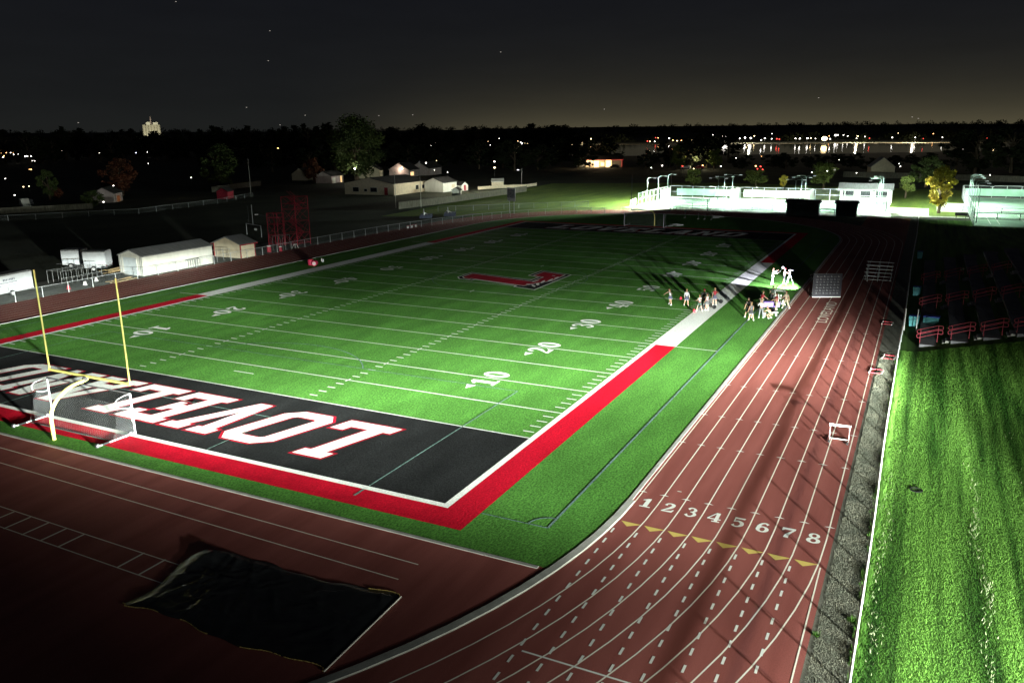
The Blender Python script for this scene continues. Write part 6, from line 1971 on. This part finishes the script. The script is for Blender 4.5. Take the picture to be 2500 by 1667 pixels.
# ------------------------------------------------------------------ street lamps and lit windows of the far town
CITY=[(379,618,13.4,"w",0.42),(331,581,5.4,"o",0.74),(332,576,5.4,"o",0.53),(332,571,5.4,"w",0.53),(332,568,5.4,"o",0.53),(293,506,5.4,"w",0.79),(298,509,5.4,"w",0.85),(271,481,5.4,"o",0.5),(248,445,5.4,"w",0.5),(266,453,5.4,"w",0.57),(268,454,5.4,"w",0.58),(269,452,5.4,"w",0.58),(314,525,5.4,"o",0.41),(393,588,9.2,"y",0.71),(395,583,5.4,"w",0.58),(386,570,5.4,"w",0.51),(363,569,5.4,"w",0.98),(369,574,5.4,"y",0.75),(375,579,5.4,"y",0.76),(381,584,5.4,"w",0.51),(331,518,5.4,"w",0.28),(331,516,5.4,"w",0.28),(331,515,5.4,"w",0.28),(335,480,5.4,"w",0.38),(336,459,5.4,"w",0.33),(337,457,5.4,"w",0.27),(342,453,5.4,"b",0.55),(416,543,8.6,"w",0.97),(356,459,5.4,"w",0.34),(420,534,6.4,"w",0.71),(211,363,5.4,"w",0.23),(210,360,5.4,"w",0.19),(211,361,5.4,"w",0.19),(146,265,5.4,"o",0.35),(146,266,5.4,"o",0.19),(103,211,5.4,"w",0.18),(81,169,5.4,"y",0.23),(83,170,5.4,"y",0.15),(91,151,5.4,"w",0.21),(63,144,5.4,"w",0.11),(58,111,5.4,"w",0.12),(123,161,5.4,"w",0.2),(198,268,5.4,"w",0.13),(466,443,5.5,"o",0.97),(476,425,8.5,"w",0.58),(476,428,15,"w",0.39),(253,253,5.4,"w",0.25),(513,352,8.2,"w",0.91),(521,334,7.3,"w",0.49),(523,332,8.4,"w",0.39),(521,335,6.1,"w",0.39),(527,323,8.3,"y",0.45),(528,321,8.6,"y",0.52),(229,153,5.4,"w",0.41),(251,162,5.4,"y",0.2),(540,296,6.5,"r",0.58),(541,294,6.5,"y",0.45),(542,293,6.4,"w",0.39),(542,295,9,"y",0.39),(546,287,11.4,"w",0.52),(547,284,7,"w",0.39),(388,202,5.4,"w",0.38),(326,179,5.4,"w",0.29),(247,133,5.4,"w",0.45),(198,107,5.4,"y",0.48),(179,118,5.4,"w",0.2),(538,301,7.7,"w",0.36),(167,106,5.4,"w",0.14),(918,455,5.4,"y",2.1),(713,350,5.4,"w",2.06),(714,356,5.4,"o",0.83),(691,335,5.4,"y",0.8),(677,325,5.4,"y",0.62),(710,332,5.4,"y",0.73),(746,344,5.4,"w",1.02),(722,326,5.4,"y",0.82),(706,312,5.4,"w",0.88),(783,343,5.4,"y",0.97),(691,299,5.4,"y",0.78),(718,307,5.4,"y",0.73),(701,286,5.4,"y",0.94),(923,373,5.4,"o",1.02),(867,347,5.4,"o",1.15),(887,351,5.4,"o",0.98),(845,330,5.4,"o",0.93),(700,279,5.4,"y",1.01),(713,280,5.4,"y",0.87),(1045,404,5.4,"y",1.25),(733,279,5.4,"w",0.81),(2363,953,11.1,"w",2.03),(2399,881,11.3,"w",2.03),(2439,804,12.8,"y",1.77),(2451,778,11.2,"w",1.52),(798,245,5.4,"r",0.94),(781,237,5.4,"y",0.67),(771,229,5.4,"w",0.66),(1112,332,5.8,"r",0.93),(1114,329,5.4,"o",0.93),(1062,298,5.4,"w",1.11),(851,233,5.4,"o",0.98),(814,218,5.4,"y",0.94),(830,218,5.4,"o",0.78),(875,226,5.4,"y",1.18),(846,214,5.4,"o",1.06),(827,206,5.4,"y",1.03),(826,202,5.4,"o",0.86),(824,197,5.4,"o",0.94),(774,181,5.4,"r",1.04),(1094,231,5.4,"w",2.21),(1092,227,5.4,"w",1.32),(1156,247,6.4,"w",1.17),(992,190,5.4,"w",1),(1080,201,5.4,"w",1.62),(1035,185,5.4,"w",1.65),(1176,207,6.7,"y",1.17),(2511,663,13.9,"w",2.03),(2555,574,12.2,"y",2.53),(2539,603,5.5,"w",2.79),(2539,596,5.4,"y",2.53),(1150,260,8.8,"w",0.7),(2582,525,16.8,"w",2.03),(2595,496,14.4,"w",1.77),(2609,470,15.8,"y",1.52),(467,81,5.4,"w",0.59),(498,86,5.4,"y",0.52),(2491,703,16.7,"r",1.27),(2346,994,24.4,"r",1.27),(2352,981,22.6,"r",1.14),(388,202,5.4,"w",0.33),(247,133,5.4,"y",0.42),(198,107,5.4,"y",0.53),(224,59,5.4,"w",0.32),(209,58,5.4,"w",0.23),(223,52,5.4,"r",0.39),(206,44,5.4,"y",0.25),(229,47,5.4,"o",0.35),(224,40,5.4,"w",0.28),(300,51,5.4,"w",0.26),(228,30,5.4,"o",0.39),(209,26,5.4,"r",0.31),(937,87,5.4,"y",2.94),(889,83,5.4,"o",1.29),(2682,322,7.4,"y",3.8),(2074,296,5.4,"y",2.59),(1228,104,6.6,"w",2.1),(1230,101,7,"w",1.17),(1234,94,6.7,"w",1.05),(1189,72,5.4,"y",1.45),(1137,59,5.4,"w",1.17),(948,42,5.4,"r",0.8),(939,138,5.4,"r",1.11),(906,130,5.4,"r",0.98),(1002,162,5.4,"w",1.29),(941,144,5.4,"w",0.84),(848,139,5.4,"w",0.93),(962,121,5.4,"w",0.94),(960,116,5.4,"w",1.22),(978,110,5.4,"w",1.33),(1000,109,5.4,"y",0.97),(942,97,5.4,"w",0.73),(1224,112,5.6,"o",0.82),(915,79,5.4,"w",0.88),(1231,88,5.4,"w",0.93),(934,54,5.4,"w",0.71),(2786,121,16.3,"w",3.04),(2774,143,14.2,"w",2.03),(2742,207,16.2,"w",2.03),(2752,188,16,"w",1.77),(2763,165,13.4,"y",1.52),(2812,68,15.7,"w",2.28),(2814,61,8.2,"w",1.52),(2822,46,8,"w",2.03),(2827,36,8.6,"w",2.03),(2830,30,10.2,"w",1.52),(2845,-1,8.2,"w",2.03),(2850,-11,8,"w",1.77),(2884,-78,9,"w",2.53),(2889,-87,9.6,"w",3.04),(2893,-95,8.8,"w",2.53),(2903,-111,15.4,"w",2.03),(1960,-89,5.4,"y",1.72),(2913,-135,8.3,"w",1.77),(2923,-148,20,"w",2.03),(2939,-180,19.7,"w",2.28),(2932,-169,13,"y",1.52),(2972,-249,12.1,"w",2.79),(2972,-251,7,"w",3.04),(2059,-165,5.4,"y",1.42),(1766,41,5.4,"y",1.29),(1291,-20,7.3,"o",0.93),(1014,22,5.4,"w",0.94),(1001,-2,5.4,"w",0.83),(897,-11,5.4,"r",0.58),(999,-29,5.4,"w",0.72),(927,-48,5.4,"w",0.75),(943,-76,5.4,"y",0.92),(900,-67,5.4,"r",0.48),(877,-79,5.4,"o",0.47),(866,-85,5.4,"r",0.46),(887,-97,5.4,"w",0.93),(2537,277,5.4,"r",1.43),(2672,342,8.6,"w",1.52),(2654,382,16.9,"w",1.52),(2635,418,15.2,"w",1.52),(2618,452,16.6,"w",1.52),(2627,433,15.4,"w",1.52),(2610,462,6.6,"w",1.77),(1188,185,9.6,"w",0.82),(209,5,5.4,"w",0.39),(235,-11,5.4,"w",0.25),(255,-10,5.4,"w",0.16),(191,-32,5.4,"w",0.18),(193,-2,5.4,"w",0.11),(193,9,5.4,"w",0.15),(201,6,5.4,"w",0.15),(322,45,5.4,"o",0.21),(287,11,5.4,"w",0.18),(225,28,5.4,"r",0.41),(206,24,5.4,"r",0.31)]
STARS=[(3780,3463,592),(3776,3490,429),(3687,3605,168),(4182,3016,117),(4299,2846,120),(4832,1796,142),(5159,91,71),(5160,59,63),(3813,3473,67),(4559,2366,481),(3912,3360,122),(3012,4191,86),(5122,590,186),(3421,3797,729)]

GLOW = {'w': ((1.0, .93, .84), 11), 'y': ((1.0, .76, .38), 10), 'o': ((1.0, .48, .16), 10), 'r': ((1.0, .07, .05), 5), 'b': ((.6, .65, 1.0), 8)}
CN = {'w': 'white', 'y': 'yellow', 'o': 'orange', 'r': 'red', 'b': 'bluish white'}
LM = {}
for k, (c, s) in GLOW.items():
    mb = MB(); mb.ball(0, 0, 0, 1.0, 1.0, .72, 8, 6)
    mb.mat(1); mb.tube((0, 0, -1), (0, 0, -12), .10, n=5)
    LM[k] = mb.build('distant_lamp', [glow('far_lamp_' + k, c, s), M['steel_dark']], smooth=True)
for k, o in LM.items(): C.objects.unlink(o)
for i, (x, y, z, k, s) in enumerate(CITY):
    o = LM[k].copy(); C.objects.link(o); o.location = (x, y, z); s = max(s * ((.68 if s * 1974 / math.hypot(x + 38, y + 18) < 3.5 else 1.05) if x > 520 else .60), .12); o.scale = (s, s, s)
    o.name = 'distant_lamp'
    tag(o, 'tiny %s lamp glowing among the far dark trees of the town' % CN[k], 'lamp', '%s lamps of the far town' % CN[k])
for k, o in LM.items(): bpy.data.objects.remove(o)
sm = MB(); sm.ball(0, 0, 0, 1, 1, 1, 6, 4); star = sm.build('star', glow('star', (1, .9, .8), .55), smooth=True); C.objects.unlink(star)
for i, p in enumerate(STARS):
    o = star.copy(); C.objects.link(o); o.location = p; o.scale = (2.2, 4.6, 1.3); o.rotation_euler = (0, 0, math.atan2(p[1], p[0]))
    tag(o, 'tiny faint star in the night sky', 'star', 'stars in the sky')
bpy.data.objects.remove(star)

# ------------------------------------------------------------------ grass blades on the lawn and weeds on the verge
def blades(name, n, area_, h0, h1, w, seed, m, zf, patches=None):
    r = np.random.RandomState(seed)
    x = r.uniform(area_[0], area_[1], n); y = r.uniform(area_[2], area_[3], n)
    if patches is not None:
        keep = patches(x, y, r); x, y = x[keep], y[keep]; n = len(x)
    z = zf(x, y)
    a = r.uniform(0, 2 * np.pi, n); b = r.uniform(0, 2 * np.pi, n)
    h = r.uniform(h0, h1, n); ww = w * r.uniform(.6, 1.4, n); le = h * r.uniform(.2, .9, n)
    v = np.zeros((n, 3, 3))
    v[:, 0] = np.stack([x - ww * np.cos(a), y - ww * np.sin(a), z - .02], 1)
    v[:, 1] = np.stack([x + ww * np.cos(a), y + ww * np.sin(a), z - .02], 1)
    v[:, 2] = np.stack([x + le * np.cos(b), y + le * np.sin(b), z + h], 1)
    me = bpy.data.meshes.new(name)
    me.vertices.add(3 * n); me.vertices.foreach_set('co', v.reshape(-1))
    me.loops.add(3 * n); me.loops.foreach_set('vertex_index', np.arange(3 * n, dtype=np.int32))
    me.polygons.add(n); me.polygons.foreach_set('loop_start', np.arange(0, 3 * n, 3, dtype=np.int32)); me.polygons.foreach_set('loop_total', np.full(n, 3, dtype=np.int32))
    me.materials.append(m); me.update(calc_edges=True); me.validate()
    o = bpy.data.objects.new(name, me); C.objects.link(o); o['kind'] = 'stuff'
    return o
def lawn_z(x, y):
    t = np.clip((x - 4) / 26, 0, 1); t = t * t * (3 - 2 * t)
    return .235 * np.maximum(0, -19 - y) * t - .03
M['blade'] = mat('grass_blade', (.150, .32, .058), rough=.9, col2=(.026, .080, .012), scale=.95, stretch=(.045, 1.3, 1), lo=.36, hi=.62, spec=.05)
M['straw'] = mat('straw_blade', (.36, .38, .24), rough=.8, col2=(.16, .24, .10), scale=2)
M['dry'] = mat('dry_blade', (.22, .22, .17), rough=.9, col2=(.10, .11, .085), scale=1.2)
blades('lawn_grass', 210000, (-17, 14, -27.5, -18.05), .03, .085, .011, 1, M['blade'], lawn_z)
blades('lawn_grass', 60000, (14, 29, -27.5, -18.05), .04, .10, .016, 2, M['blade'], lawn_z)
def streaks(x, y, r):
    p = np.zeros(len(x))
    for y0, w, k in ((-22.0, .15, .34), (-18.4, .20, .18), (-24.1, .14, .16)):
        p = np.maximum(p, k * np.exp(-((y - y0 - .12 * np.sin(x * .7 + y0)) / w) ** 2) * (.72 + .28 * np.sin(x * 1.1 + y0 * 3)) * np.clip((6 - x) / 10, .12, 1))
    return r.uniform(0, 1, len(x)) < p * .5
blades('straw_clippings', 120000, (-17, 12, -26, -18.0), .07, .15, .017, 3, M['straw'], lambda x, y: lawn_z(x, y) + .02, streaks)
blades('verge_grass', 52000, (-17, 28, -17.9, -16.7), .02, .06, .013, 4, M['dry'], lambda x, y: np.full_like(x, -.03))
def edge(x, y, r): return r.uniform(0, 1, len(x)) < np.exp(-((y + 18.07) / .13) ** 2) * (.22 + .65 * (np.sin(x * 2.3) * np.sin(x * .83 + 1) > .1))
blades('fence_weeds', 60000, (-17, 26, -18.3, -17.4), .08, .26, .013, 5, M['blade'], lambda x, y: np.full_like(x, -.03), edge)
def weed(x, y, label):
    mb = MB(); r = random.Random(int(x * 7))
    for i in range(60):
        a = r.uniform(0, 6.28); l = r.uniform(.08, .26); h = r.uniform(.05, .22)
        c, s = math.cos(a), math.sin(a)
        mb.add([(-s * .018, c * .018, 0), (s * .018, -c * .018, 0), (c * l, s * l, h)], [(0, 1, 2)])
    o = mb.build('weed', M['blade']); o.location = (x, y, -.02)
    tag(o, label, 'plant')
mb = MB(); mb.lathe([(.0, 0), (.26, .0), (.30, .03), (.26, .05)], n=14); o = mb.build('lawn_hole', M['rubber']); o.location = (1.8, -19.57, -.0)
tag(o, 'dark round hole in the bright lawn right of the pipe fence', 'hole')
weed(-12.4, -16.75, 'small green weed at the track edge near the bottom of the picture')
weed(-10.95, -17.75, 'spiky green weed leaning out under the pipe fence')
# the lighting tower that carries the two flood lamps (outside the picture on the right)
t = thing('lighting_tower', 'portable lighting tower with two flood heads behind the fence', 'light tower', (TOWER[0] - .9, TOWER[1] - .7, 0), .7)
mb = MB(); mb.box(0, 0, .35, 2.2, 1.2, .9); mb.build('generator_box', M['goal_yellow'], t)
mb = MB(); mb.tube((0, 0, 1.2), (0, 0, 7.2), .09); mb.build('mast', M['galv'], t)
for z in (4.75, 6.6):
    mb = MB(); mb.box(.25, 0, z - .25, .2, .9, .5); mb.build('flood_head', M['steel_dark'], t)
for s in (-1, 1):
    mb = MB(); mb.tube((0, s * .55, .33), (0, s * .75, .33), .33, n=14); mb.build('wheel', M['rubber'], t)
